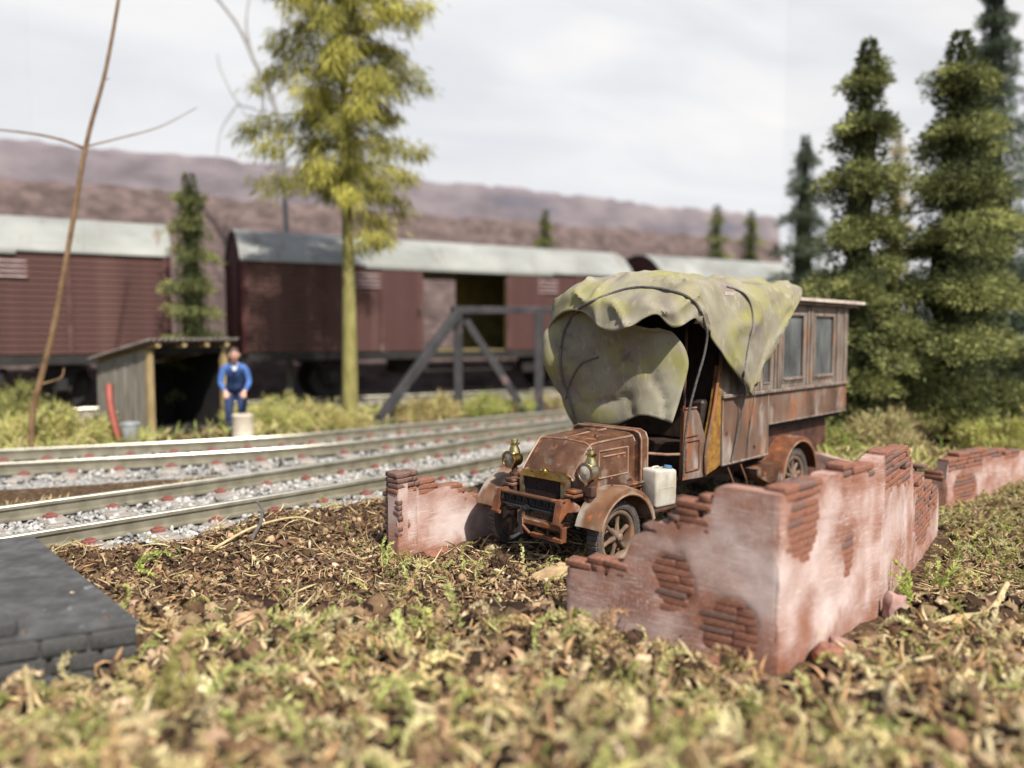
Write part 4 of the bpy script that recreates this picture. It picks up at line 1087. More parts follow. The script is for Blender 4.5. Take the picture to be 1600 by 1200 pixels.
while a < 2.4:
    ln = random.uniform(.22, .36); stone(a + ln / 2, .09, .342, ln - .022, .07, .072, ang_e); a += ln

# ------------------------------------------------------------------ litter: soil crumbs, chips, fibres, moss
def inside_obstacle(x, y):
    p = np.stack([x - TO[0], y - TO[1]], -1); u = p @ TR; v = p @ TL
    under = (u > -.1) & (u < 5.0) & (np.abs(v) < .5)
    q = np.stack([x - pc[0], y - pc[1]], -1)
    det = pe[0] * pb[1] - pe[1] * pb[0]
    a = (q[:, 0] * pb[1] - q[:, 1] * pb[0]) / det; c = (pe[0] * q[:, 1] - pe[1] * q[:, 0]) / det
    pl = (a > -.02) & (c > -.02) & (a < 2.6) & (c < 2.4)
    wall = np.zeros(len(x), bool)
    for P0, P1 in (((.40, 5.39), (1.64, 4.47)), ((1.64, 4.47), (2.8, 5.55)), ((2.8, 5.55), (4.5, 7.75)), ((-.9, 7.05), (1.6, 9.55))):
        d = line_sd(x, y, np.array([P0, P1])); wall |= (d > -.10 if P0[0] == .40 else d > -.16) & (d < (.16 if P0[0] == .40 else .10)) & (np.abs(d) < .17)
    return under, pl, wall
def spots(n, y0, y1, power=1.0, rail=-1.12):
    y = y0 + (y1 - y0) * rng.random(int(n * 1.6)) ** power
    x = rng.uniform(-1, 1, len(y)) * (.74 * y + .5)
    under, pl, wall = inside_obstacle(x, y)
    dA = line_sd(x, y, TA)
    ok = ~pl & ~wall & (dA < rail + .12 * vnoise(x * 5, y * 5, 2)) & ~((y > 8.8) & (x < 1.2))
    return x[ok][:n], y[ok][:n]
def pal(n, cols, probs, var=.22):
    c = np.array(cols)[rng.choice(len(cols), n, p=np.array(probs) / sum(probs))]
    return c * (1 + rng.uniform(-var, var, (n, 1))) * (1 + rng.uniform(-.06, .06, (n, 3)))
def moss_field(x, y):
    """0 bare soil .. 1 mossy; bare strip before the truck, mossy foreground and right side"""
    f = fbm(x * 1.1 + 5, y * 1.1, 44)
    f = f + .24 * sstep(5.6, 4.4, y) + .20 * sstep(2.0, 3.4, x) - .10 * sstep(4.8, 6.2, y) * sstep(1.0, -.5, x) + .3 * sstep(8.5, 10, y)
    return np.clip((f - .55) * 3.0, 0, 1)
parts = []
BROWN = [(.024, .014, .009), (.065, .038, .022), (.125, .076, .043), (.215, .14, .08), (.34, .235, .14), (.48, .37, .24)]
def bits(n, y0, y1, k, th, mx, probs, power=1.2):
    x, y = spots(n, y0, y1, power); m = len(x); sz = np.minimum(rng.gamma(k, th, m) + .005, mx)
    return scatter(ico, icf, np.column_stack([x, y, height(x, y) + sz * .3]), rot_mats(m, rng.uniform(0, 6.3, m), rng.uniform(0, 6.3, m), rng.uniform(0, 6.3, m)),
                   sz[:, None] * rng.uniform(.45, 1.6, (m, 3)), pal(m, BROWN, probs))
parts.append(bits(80000, 2.5, 10.5, 1.5, .0075, .03, [3, 5, 5, 3, 1.6, .8]))
parts.append(bits(3500, 2.5, 9.5, 3.0, .007, .04, [3, 4, 3, 1, .4, .1], 1.0))
parts.append(bits(13000, 2.4, 5.6, 2.2, .016, .075, [3, 4, 4, 3, 1.6, .8], 1.0))
# flat chips and bark flakes
chip_v = [(-1, -.3, 0), (-.4, -.5, .1), (.6, -.42, .04), (1, .05, .0), (.5, .5, .06), (-.5, .42, .12), (-1, .1, .02), (0, 0, -.14)]
chip_f = [(0, 1, 6), (1, 5, 6), (1, 2, 5), (2, 4, 5), (2, 3, 4), (7, 1, 0), (7, 2, 1), (7, 3, 2), (7, 4, 3), (7, 5, 4), (7, 6, 5), (7, 0, 6)]
x, y = spots(15000, 2.5, 9.5, 1.1); n = len(x); ln = np.minimum((rng.gamma(2.0, .013, n) + .010) * (1 + .8 * sstep(5.2, 3.6, y)), .12)
parts.append(scatter(chip_v, chip_f, np.column_stack([x, y, height(x, y) + .012 + ln * .2]), rot_mats(n, rng.uniform(0, 6.3, n), rng.normal(0, .5, n), rng.normal(0, .6, n)),
             np.column_stack([ln, ln * rng.uniform(.2, .8, n), ln * rng.uniform(.3, .6, n)]), pal(n, [(.28, .16, .08), (.42, .29, .155), (.20, .11, .055), (.52, .42, .28), (.10, .062, .04)], [2, 2, 2.5, 1, 2.5])))
def fibres(n, y0, y1, lmean, rad, cols, probs, tilt, power=1.1, moss=None, lift=.02, bnd=.35, rail=-1.12):
    x, y = spots(int(n * (1 if moss is None else 2.2)), y0, y1, power, rail)
    if moss is not None:
        f = moss_field(x, y); k = rng.random(len(x)) < (f if moss > 0 else 1 - f); x, y = x[k][:n], y[k][:n]
    n = len(x)
    seg = 4; bv, bf = [], []
    for i in range(seg + 1):
        t = -1 + 2 * i / seg; w = 1 - .65 * abs(t) ** 2
        for q in range(3): bv.append((t, math.cos(q * 2.1) * w, math.sin(q * 2.1) * w))
    for i in range(seg):
        for q in range(3):
            a, b_ = i * 3 + q, i * 3 + (q + 1) % 3; bf += [(a, b_, b_ + 3), (a, b_ + 3, a + 3)]
    ln = rng.gamma(3, lmean / 3, n) / 2
    r = rad * rng.uniform(.6, 1.5, n)
    pit = rng.normal(0, tilt, n)
    pos = np.column_stack([x, y, height(x, y) + lift * rng.uniform(.3, 1.4, n) + np.abs(np.sin(pit)) * ln * .75])
    return scatter(bv, bf, pos, rot_mats(n, rng.uniform(0, 6.3, n), pit, rng.uniform(0, 6.3, n)), np.column_stack([ln, r, r]), pal(n, cols, probs), rng.normal(0, bnd, n))
STRAW = [(.50, .38, .20), (.60, .49, .28), (.35, .225, .115), (.17, .105, .06), (.42, .26, .13)]
GREEN = [(.33, .34, .11), (.42, .41, .16), (.25, .26, .085), (.50, .44, .23), (.38, .31, .14)]
parts.append(fibres(20000, 2.5, 10.0, .055, .0034, STRAW, [3, 2, 3, 4, 3], .45))
parts.append(fibres(5500, 2.5, 9.5, .10, .0055, STRAW, [3, 2.5, 2, 3, 2], .35, lift=.03))
parts.append(fibres(3000, 2.4, 5.2, .11, .014, STRAW + [(.40, .38, .16)], [3, 3, 3, 3, 3, 1.5], .6, lift=.05, bnd=.8))
parts.append(fibres(420, 2.5, 8.0, .19, .0085, STRAW, [3, 3, 2, 2, 2], .28, lift=.04))
parts.append(fibres(5000, 2.5, 10.0, .06, .0045, GREEN, [3, 3, 2, 2, 2], .6, moss=1, lift=.03))
V, F, C = merge(parts)
tag(link('plant_litter', np_mesh('plant_litter', V, F, M['litter'], C)), 'brown crumbs, wood chips and dry fibres strewn over the ground', 'litter', kind='stuff')

# moss sprigs: curved stem with short overlapping leaves
def sprig_base(seed, n=26):
    r = random.Random(seed); bv, bf = [], []
    cx, cz = r.uniform(-.35, .35), r.uniform(.1, .45)
    def st(t): return Vector((t, cx * math.sin(t * 2.2), cz * math.sin(t * math.pi * .8)))
    for i in range(8):
        p = st(i / 8); q = st((i + 1) / 8); b0 = len(bv); w = .022
        bv += [tuple(p + Vector((0, -w, 0))), tuple(p + Vector((0, w, .01))), tuple(q + Vector((0, 0, w)))]; bf.append((b0, b0 + 1, b0 + 2))
    for i in range(n * 2):
        t = (i + .5) / (n * 2); p = st(t); d = (st(min(t + .05, 1.05)) - p).normalized()
        a = i * 2.4 + r.uniform(-.4, .4); side = Vector((0, math.cos(a), math.sin(a)))
        dr = (d * r.uniform(.5, 1.0) + side * r.uniform(.6, 1.0)).normalized(); ln = r.uniform(.13, .22) * (1 - .45 * t); w = ln * .24
        pr = dr.cross(Vector((r.uniform(-1, 1), r.uniform(-1, 1), r.uniform(-1, 1)))).normalized() * w
        b0 = len(bv); m_ = p + dr * ln * .5
        bv += [tuple(p), tuple(m_ + pr), tuple(p + dr * ln), tuple(m_ - pr)]; bf += [(b0, b0 + 1, b0 + 2), (b0, b0 + 2, b0 + 3)]
    return bv, bf
def tufts(n, y0, y1, rmin, rmax, per, cols, probs, power=1.0, need=True):
    x, y = spots(n * 2, y0, y1, power); f = moss_field(x, y)
    k = rng.random(len(x)) < (f if need else .25 + .75 * f); x, y = x[k][:n], y[k][:n]; n = len(x)
    r = rng.uniform(rmin, rmax, n); c = pal(n, cols, probs, .15)
    o = rng.normal(size=(n, per, 3)) * np.array([.5, .5, .30]); o[:, :, 2] = np.abs(o[:, :, 2])
    P = np.column_stack([x, y, height(x, y)])[:, None, :] + o * r[:, None, None]
    D = o * np.array([.6, .6, .5]) + rng.normal(size=(n, per, 3)) * .75 * np.array([1, 1, .55])
    m = n * per
    D = D.reshape(m, 3); D /= np.linalg.norm(D, axis=1)[:, None]; P = P.reshape(m, 3); ln = (r[:, None] * rng.uniform(.3, .8, (n, per))).ravel(); wd = ln * rng.uniform(.022, .05, m)
    S_ = np.cross(D, rng.normal(size=(m, 3))); S_ /= np.linalg.norm(S_, axis=1)[:, None]
    mid = P + D * (ln * .5)[:, None] + np.array([0, 0, .06]) * ln[:, None]
    V = np.stack([P, mid + S_ * wd[:, None], P + D * ln[:, None], mid - S_ * wd[:, None]], 1).reshape(-1, 3)
    F = ((np.arange(m) * 4)[:, None, None] + np.array([[0, 1, 2], [0, 2, 3]])[None]).reshape(-1, 3)
    C = np.repeat(np.repeat(c, per, 0) * rng.uniform(.6, 1.35, (m, 1)), 4, 0)
    return V, F, C
SPR = [sprig_base(k) for k in range(6)]
BIGM = [(.42, .42, .15), (.55, .49, .24), (.32, .31, .11), (.58, .48, .28), (.44, .31, .16), (.30, .20, .11)]
MOSSC = [(.34, .34, .105), (.43, .42, .16), (.26, .26, .085), (.52, .46, .24), (.46, .36, .18), (.34, .25, .125)]
parts = []
for k in range(6):
    x, y = spots(900, 2.5, 9.8, 1.0); f = moss_field(x, y); m_ = rng.random(len(x)) < .10 + .90 * f; x, y = x[m_], y[m_]; n = len(x)
    ln = rng.uniform(.07, .20, n)
    parts.append(scatter(*SPR[k], np.column_stack([x, y, height(x, y) + .015 + .03 * rng.random(n)]), rot_mats(n, rng.uniform(0, 6.3, n), rng.normal(-.25, .35, n), rng.normal(0, .6, n)), np.repeat(ln[:, None], 3, 1), pal(n, MOSSC, [3, 3, 2, 3, 2.5, 2])))
for k in range(6):                                 # coarse sprigs and shreds close to the lens
    x, y = spots(105, 2.4, 5.2, 1.0); n = len(x); ln = rng.uniform(.16, .34, n)
    parts.append(scatter(*SPR[k], np.column_stack([x, y, height(x, y) + .02]), rot_mats(n, rng.uniform(0, 6.3, n), rng.normal(-.25, .3, n), rng.normal(0, .6, n)), np.repeat(ln[:, None], 3, 1) * np.array([1, 1.25, 1.25]), pal(n, BIGM, [2.5, 3, 2, 3, 3, 2.5])))
TUFT = [(.40, .38, .14), (.52, .47, .22), (.29, .28, .095), (.56, .46, .26), (.40, .28, .15), (.22, .15, .08)]
parts.append(tufts(1050, 2.5, 9.8, .05, .12, 60, TUFT, [3, 3, 2, 3, 2.5, 2]))
parts.append(tufts(300, 2.4, 4.8, .07, .17, 80, TUFT, [2.5, 3, 2, 3, 3, 2], need=False))
V, F, C = merge(parts)
tag(link('moss', np_mesh('moss', V, F, M['foliage'], C)), 'yellow green moss sprigs scattered over the soil', 'moss', kind='stuff')

n = 170
a = np.abs(rng.normal(0, .5, n)) * 1.2 + .03; c = np.abs(rng.normal(0, .8, n)) + .03; zz = np.where((a > .75) & (c < 1.2) & (c > .15), .377, .302)
k = (a < 2.4) & (c < 2.1) & (zz < .31); a, c, zz = a[k], c[k], zz[k]; n = len(a); sz = rng.gamma(1.5, .006, n) + .004
_v, _f, _c = scatter(ico, icf, np.column_stack([pc[0] + pe[0] * a + pb[0] * c, pc[1] + pe[1] * a + pb[1] * c, zz + sz * .3]), rot_mats(n, rng.uniform(0, 6.3, n), rng.uniform(0, 6.3, n), rng.uniform(0, 6.3, n)), sz[:, None] * rng.uniform(.5, 1.5, (n, 3)), pal(n, [(.10, .065, .04), (.20, .13, .08), (.34, .25, .15), (.12, .12, .125)], [2, 2, 1, 3]))
tag(link('crumbs', np_mesh('crumbs', _v, _f, M['litter'], _c)), 'soil crumbs spilled on the stone plinth', 'crumbs', kind='stuff')
plinth.rotation_euler = (math.radians(1.0), math.radians(3.0), 0)
# larger single pieces that can be picked out
def sprig_thing(name, p, ln, yaw, pitch, col, label, k, cat='moss sprig'):
    n = 4
    pos = np.column_stack([np.array([0, .04, -.03, .02]) * ln * 2, np.array([0, .03, .05, -.05]) * ln * 2, np.zeros(4)])
    V, F, C = merge([scatter(*SPR[(k + i) % 6], pos[i:i + 1], rot_mats(1, np.array([yaw + .5 * (i - 1.5) * (i > 0)]), np.array([-pitch + .3 * (i % 2)]), np.array([.4 * i])), np.full((1, 3), ln * (1 - .15 * i)), np.array([col]) * (1 + .12 * (i - 1))) for i in range(n)])
    o = link(name, np_mesh(name, V, F, M['foliage'], C), None, (p[0], p[1], float(height(*p)) + .01))
    return tag(o, label, cat)
sprig_thing('moss_sprig', (-1.80, 3.72), .52, 1.1, 1.1, (.38, .34, .12), 'tall blurred moss sprig standing right of the grey stone plinth', 1)
sprig_thing('moss_sprig', (-1.62, 3.75), .36, .2, .45, (.42, .45, .16), 'pale green moss sprig lying low in the near left foreground', 2)
sprig_thing('moss_sprig', (3.05, 5.62), .34, 1.9, .8, (.36, .42, .10), 'bright green moss tuft climbing the foot of the right wall', 3)
sprig_thing('moss_sprig', (3.5, 6.0), .32, .6, .7, (.38, .42, .12), 'green moss tuft beside the pale dry stem on the right', 4)
sprig_thing('moss_sprig', (-3.2, 6.2), .32, -.1, .12, (.40, .46, .12), 'flat green moss sprig between the stone plinth and the rail', 0)
sprig_thing('moss_sprig', (-1.15, 6.55), .26, 1.4, .9, (.40, .44, .14), 'upright pale moss shoot just left of the small wall stub', 5)
sprig_thing('moss_sprig', (.16, 4.55), .34, .9, .35, (.44, .46, .16), 'long yellow green moss sprig in the centre foreground', 2)
def chip(name, p, size, rz, mat, label, cat, tilt=.15):
    b = MB(); n = 9; rings = []
    r_ = random.Random(int(p[0] * 100 + p[1] * 37))
    for i in range(n):
        t = -1 + 2 * i / (n - 1); w = (1 - abs(t) ** 2.2) * .5 + .08
        rings.append([(t * size[0] / 2, a * w * size[1] + r_.uniform(-.06, .06) * size[1], c * size[2] * (.5 + w) * r_.uniform(.8, 1.2) + .1 * size[2] * math.sin(t * 3)) for a, c in ((-1, -.3), (-.7, .5), (0, .75), (.75, .45), (1, -.3), (0, -.5))])
    b.loft(rings)
    o = b.build(name, mat, None, smooth=True, angle=45, loc=(p[0], p[1], float(height(*p)) + size[2] * .45), rot=(0, -tilt, rz))
    return tag(o, label, cat)
chip('wood_chip', (.34, 6.22), (.36, .15, .10), .35, M['chip'], 'grained pale wood splinter lying in front of the radiator guard', 'wood chip')
chip('wood_chip', (-1.10, 5.25), (.16, .10, .05), -.6, M['chip_red'], 'reddish flat bark chip in the middle of the bare soil', 'bark chip')
chip('wood_chip', (-.85, 5.9), (.30, .06, .03), 1.3, M['chip_red'], 'thin brown bark strip pointing at the small wall stub', 'bark chip', .35)
def stick(name, pts, r, mat, label, cat):
    z0 = [float(height(p[0], p[1])) for p in pts]
    q = catmull([(p[0], p[1], z + p[2]) for p, z in zip(pts, z0)], 5)
    rr = np.linspace(r, r * .55, len(q))
    o = MB().tube(q, rr, 7).build(name, mat, None, smooth=True)
    return tag(o, label, cat)
stick('straw_stalk', [(-2.66, 3.98, 0), (-2.67, 4.0, .15), (-2.70, 4.02, .34)], .020, M['stem_pale'], 'blurred tan straw stalk standing up before the stone plinth', 'straw')
stick('dark_stem', [(-2.45, 6.9, .02), (-2.40, 7.0, .13), (-2.42, 7.12, .20), (-2.50, 7.2, .23)], .020, M['stem_dark'], 'curved dark grey stem on the soil bank beside the rail', 'stem')
stick('pale_stem', [(2.85, 5.05, .03), (3.15, 5.2, .07), (3.5, 5.35, .06), (3.9, 5.75, .13)], .035, M['stem_pale'], 'thick pale dry stem lying on the ground at the right', 'stem')
stick('straw_stalk', [(-2.7, 6.55, .03), (-2.45, 6.95, .10), (-2.15, 7.3, .09), (-1.95, 7.45, .05)], .014, M['stem_pale'], 'long thin straw stalk lying along the soil bank', 'straw')
stick('straw_stalk', [(-1.32, 4.85, .0), (-1.31, 4.86, .12), (-1.29, 4.88, .22)], .012, M['stem_pale'], 'short upright straw stub in the middle left soil', 'straw')
stick('straw_stalk', [(1.0, 3.55, .04), (1.12, 3.75, .12), (1.2, 3.95, .08)], .018, M['stem_pale'], 'bent tan straw in the near right foreground', 'straw')

# ------------------------------------------------------------------ goods wagons (local x along the train, y away from the viewer, z up from 0)
WL, WW, ZF, ZE, RISE = 11.2, 2.7, 1.66, 3.83, .82
W_ANG = math.atan2(W_DIR[1], W_DIR[0])
PLH = (ZE - ZF) / 17
def roof_z(y): return ZE + RISE * (1 - abs(2 * y / (WW + .16)) ** 2.3)
def plank_mesh(length):
    return MB().box((0, 0, 0), (length, .03, PLH - .022), None, .006).mesh('plank', M['wagon'])
def make_wagon(open_door, label, group):
    w = empty('goods_wagon', (0, 0, 0), 0, label, 'goods wagon', group)
    hx = WL / 2
    d0, d1 = -1.15, 1.30                           # near door opening
    e0, e1 = -1.20, .98                            # far door opening
    for s in (-1, 1):
        a0, a1 = (d0, d1) if s < 0 else (e0, e1)
        if not open_door: a0 = a1 = 0
        panels = [MB().span((p, s * (WW / 2 - .05), ZF), (q, s * (WW / 2 - .005), ZE)).build('side_wall', M['wagon_in'], w) for (p, q) in ((-hx, a0), (a1, hx))]
        segs = ((-hx, a0), (a1, hx)) if open_door else ((-hx, -1.25), (-1.25, 1.25), (1.25, hx))
        for (p, q) in segs:
            pm = plank_mesh(q - p - .02)
            for k in range(17):
                link('plank', pm, panels[0 if p + q < 0 else 1], ((p + q) / 2, s * (WW / 2 + .010 + random.uniform(-.003, .003)), ZF + PLH * (k + .5)))
    for s in (-1, 1):
        b = MB(); b.prism([(-WW / 2 + .05, ZF), (WW / 2 - .05, ZF)] + [(y, roof_z(y) - .03) for y in np.linspace(WW / 2 - .05, -WW / 2 + .05, 15)], lambda a, c, d: (d, a, c), s * (hx - .05), s * (hx - .01))
        ew = b.build('end_wall', M['wagon_end'], w)
        for k in range(16):
            y = -WW / 2 + .09 + (WW - .18) * k / 15
            MB().box((s * (hx + .005), y, (ZF + roof_z(y) - .06) / 2), (.03, (WW - .18) / 15 - .012, roof_z(y) - .06 - ZF), None, .005).build('end_board', M['wagon_end'], ew)
        for y in (-WW / 2, -.75, .75, WW / 2):
            MB().box((s * (hx + .04), y, (ZF + ZE) / 2), (.07, .09, ZE - ZF + .1), None, .01).build('end_post', M['wagon_end'], w)
    rows = []
    for y in np.linspace(-WW / 2 - .08, WW / 2 + .08, 25):
        z = roof_z(y); rows.append([(-hx - .10, y, z - .03), (-hx - .10, y, z + .02), (hx + .10, y, z + .02), (hx + .10, y, z - .03)])
    roof = MB().loft(rows).build('roof', M['wagon_roof'], w, smooth=True, angle=45)
    for x in np.linspace(-hx, hx, 8)[1:-1]:
        pts = [(x, y, roof_z(y) + .022) for y in np.linspace(-WW / 2 - .06, WW / 2 + .06, 19)]
        MB().tube(pts, .012, 5).build('roof_seam', M['wagon_roof'], roof)
    MB().span((-hx + .05, -WW / 2 + .05, ZF - .06), (hx - .05, WW / 2 - .05, ZF - .001)).build('floor', M['wagon_in'], w)
    for s in (-1, 1):
        yy = s * (WW / 2 + .04)
        for x in (-hx + .04, -hx + 1.9, -hx + 3.35, -1.27, 1.42, hx - 3.35, hx - 1.9, hx - .04):
            MB().box((x, yy, (ZF + ZE) / 2), (.085, .045, ZE - ZF), None, .008).build('side_post', M['wagon'], w)
        MB().span((-hx, s * (WW / 2 - .02), ZF - .22), (hx, s * (WW / 2 + .06), ZF - .03), .01).build('sole_bar', M['under'], w)
        MB().span((-2.7, s * (WW / 2 + .03), ZE - .10), (2.8, s * (WW / 2 + .10), ZE - .02), .008).build('door_rail', M['wagon_roof'], w)
        for xv in (-hx + 2.95, hx - 2.95):
            b = MB(); b.span((xv - .36, s * (WW / 2 + .026), ZE - .62), (xv + .36, s * (WW / 2 + .05), ZE - .18), .006)
            v = b.build('vent', M['wagon'], w)
            for k in range(4):
                MB().box((xv, s * (WW / 2 + .066), ZE - .56 + k * .105), (.64, .03, .034), eul(x=s * .6), .004).build('louvre', M['louvre'], v)
        leaves = ((-2.33, -1.17), (1.32, 2.48)) if open_door else ((-1.24, -.01), (.01, 1.24))
        for (p, q) in leaves:
            dr = MB().span((p, s * (WW / 2 + .028), ZF - .02), (q, s * (WW / 2 + .045), ZE - .12)).build('door', M['wagon'], w)
            pm = MB().box((0, 0, 0), (q - p - .10, .022, PLH - .022), None, .005).mesh('plank', M['wagon'])
            for k in range(16): link('plank', pm, dr, ((p + q) / 2, s * (WW / 2 + .058), ZF + .01 + PLH * (k + .5)))
            for x in (p + .03, q - .03): MB().box((x, s * (WW / 2 + .062), (ZF + ZE) / 2 - .07), (.06, .04, ZE - ZF - .12), None, .006).build('door_frame', M['wagon'], dr)
            MB().box((q - .12, s * (WW / 2 + .09), ZF + 1.0), (.05, .05, .22), None, .01).build('door_latch', M['under'], dr)
        MB().span((-1.3, s * (WW / 2 + .10), ZF - .55), (1.3, s * (WW / 2 + .32), ZF - .51), .006).build('step_board', M['under'], w)
        for x in (-1.1, 1.1): MB().box((x, s * (WW / 2 + .12), ZF - .36), (.05, .05, .34)).build('step_iron', M['under'], w)
    for x in (-hx + 2.1, hx - 2.1):
        for s in (-1, 1):
            wh = empty('wheel', (x, s * .72, .45 + .48)); wh.parent = w
            MB().lathe([(.40, -.07), (.47, -.065), (.48, .0), (.505, .05), (.505, .07), (.41, .07)], (0, 0, 0), (0, -s, 0), 32, closed=True).build('tyre', M['under'], wh, smooth=True, angle=30)
            MB().lathe([(.41, -.04), (.41, .03), (.16, .02), (.14, -.10), (.0, -.10)], (0, 0, 0), (0, -s, 0), 24).build('disc', M['under'], wh, smooth=True, angle=30)
            MB().prism([(-.34, ZF - .2), (.34, ZF - .2), (.14, .80), (-.14, .80)], lambda a, c, d: (x + a, d, c), s * .98 - .02, s * .98 + .02).build('axle_guard', M['under'], w)
            b = MB()
            for k in range(5): b.box((x, s * 1.08, 1.24 + k * .035), (1.15 - .16 * (4 - k), .10, .03), None, .004)
            b.box((x, s * 1.08, 1.0), (.24, .18, .26), None, .02)
            b.build('leaf_spring', M['under'], w)
        MB().tube([(x, -.75, .93), (x, .75, .93)], .07, 10).build('axle', M['under'], w)
    MB().span((-1.6, -.35, 1.02), (-.9, .35, 1.42), .05).build('brake_cylinder', M['under'], w)
    MB().span((1.9, -WW / 2 + .1, .98), (2.5, -WW / 2 + .5, 1.38), .04).build('equipment_box', M['under'], w)
    for s in (-1, 1):
        MB().span((s * hx, -WW / 2 + .05, ZF - .28), (s * (hx + .12), WW / 2 - .05, ZF - .02), .01).build('buffer_beam', M['under'], w)
        for y in (-.88, .88):
            MB().lathe([(.10, .0), (.09, .30), (.055, .31), (.055, .48), (.22, .50), (.23, .53), (.12, .56), (0, .57)], (s * (hx + .12), y, ZF - .16), (s, 0, 0), 16).build('buffer', M['under'], w, smooth=True, angle=35)
    return w
def place_wagon(w, s0):
    c = W_0 + W_NRM * 1.35 + W_DIR * (s0 + WL / 2)
    w.location = (c[0], c[1], 0); w.rotation_euler = (0, 0, W_ANG)
GW = 'row of oxide red goods wagons'
wg = make_wagon(True, 'red covered goods wagon with its middle door standing open', GW); place_wagon(wg, 0)
wg2 = make_wagon(False, 'red goods wagon with closed doors at the left edge, behind the shed', GW); place_wagon(wg2, -12.85)
wg3 = copy_tree(wg2); wg3['label'] = 'red goods wagon at the right end of the row, behind the truck roof'; place_wagon(wg3, 12.55)

# ------------------------------------------------------------------ open fronted shed
she = np.array([.55, .835]); shb = np.array([-.835, .55]); shp = np.array([-6.66, 13.62]); SG = .20
shed = empty('tool_shed', (shp[0], shp[1], SG), 0, 'small grey board shed with dark open front and tin roof', 'shed')
def sq(a, c, z): p = she * a + shb * c; return (p[0], p[1], z)
SW, SDp, HF, HB = 1.62, 1.75, 1.62, 1.30
s_ang = math.atan2(she[1], she[0]); sb_ang = math.atan2(shb[1], shb[0])
def hroof(c): return HF + (HB - HF) * c / SDp
for side in (0.0, SW):
    MB().prism([(.05, -.02), (SDp, -.02), (SDp, hroof(SDp)), (.05, hroof(.05))], lambda a, c, d: sq(d, a, c), side + (.015 if side == 0 else -.03), side + (.03 if side == 0 else -.015)).build('lining', M['shed_in'], shed)  # black panels behind the boards, inner shade put into their colour
    n = 10
    for k in range(n):
        c0 = .06 + (SDp - .06) * k / n; c1 = .06 + (SDp - .06) * (k + 1) / n - .012
        o = -.012 + .008 * (k % 2)
        MB().prism([(c0, -.03), (c1, -.03), (c1, hroof(c1)), (c0, hroof(c0))], lambda a, c, d: sq(d, a, c), side + (o - .012 if side == 0 else -.012 - o), side + (o + .012 if side == 0 else .012 - o)).build('side_board', M['shed'], shed)
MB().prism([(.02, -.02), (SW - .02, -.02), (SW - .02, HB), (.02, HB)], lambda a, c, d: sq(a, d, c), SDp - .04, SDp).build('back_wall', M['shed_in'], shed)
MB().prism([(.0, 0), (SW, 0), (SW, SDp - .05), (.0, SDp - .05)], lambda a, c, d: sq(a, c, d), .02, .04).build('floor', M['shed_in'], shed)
for a in (.03, SW - .03): MB().box(sq(a, 0, HF / 2 - .02), (.12, .12, HF), eul(z=s_ang), .012).build('post', M['post'], shed)
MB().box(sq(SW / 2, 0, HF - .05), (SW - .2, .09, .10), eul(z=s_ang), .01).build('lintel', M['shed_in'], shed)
for a in (.10, .62, 1.10, 1.54):
    p0 = sq(a, -.20, hroof(-.2) + .045); p1 = sq(a, SDp + .05, hroof(SDp) + .045)
    MB().tube([p0, p1], .052, 8).build('rafter', M['post'], shed)
rows = []
for a in np.linspace(-.16, SW + .16, 75):
    dz = .022 * math.sin(a * 2 * math.pi / .115)
    rows.append([sq(a, c, hroof(c) + .125 + dz + t) for c, t in ((-.26, 0), (-.26, .012), (.8, .012), (SDp + .12, .012), (SDp + .12, 0), (.8, 0))])
MB().loft(rows).build('tin_roof', M['tin'], shed)
# things around the shed
b = MB(); rings = []
for k in range(13):
    t = k / 12; a = t * 1.0
    c = Vector((-.20 * math.cos(a * 1.5) + .2, 0, 1.0 * (1 - t) ** 1.1))
    rings.append([tuple(c + Vector((x, y, 0))) for x, y in ((-.05, -.11), (.02, -.12), (.06, 0), (.02, .12), (-.05, .11), (-.02, 0))])
b.loft(rings)
tag(b.build('metal_sheet', M['redmetal'], None, smooth=True, angle=60, loc=(-7.12, 13.05, .22), rot=(0, .05, .6)), 'curved faded red metal sheet propped against the shed side', 'metal sheet')
bk = empty('bucket', (-6.78, 13.15, .20), 0, 'grey galvanised bucket standing beside the shed wall', 'bucket')
MB().lathe([(.0, .012), (.115, .012), (.165, .30), (.175, .30), (.175, .315), (.16, .315), (.108, .0), (.0, .0)], (0, 0, 0), (0, 0, 1), 24).build('pail', M['zinc'], bk, smooth=True, angle=35)
MB().tube([(math.cos(t) * .17, 0, .30 + math.sin(t) * .05) for t in np.linspace(0, math.pi, 13)], .008, 6).build('handle', M['zinc'], bk)
dm = empty('drum', (-4.83, 13.30, .22), 0, 'cream drum standing in front of the man in blue', 'drum')
MB().lathe([(.0, .0), (.175, .0), (.19, .012), (.182, .03), (.182, .20), (.190, .21), (.182, .22), (.182, .41), (.19, .425), (.175, .44), (.165, .43), (.0, .43)], (0, 0, 0), (0, 0, 1), 28).build('drum_body', M['cream'], dm, smooth=True, angle=30)
MB().lathe([(.035, 0), (.035, .02), (.0, .024)], (.08, .03, .43), (0, 0, 1), 12).build('bung', M['cream'], dm)

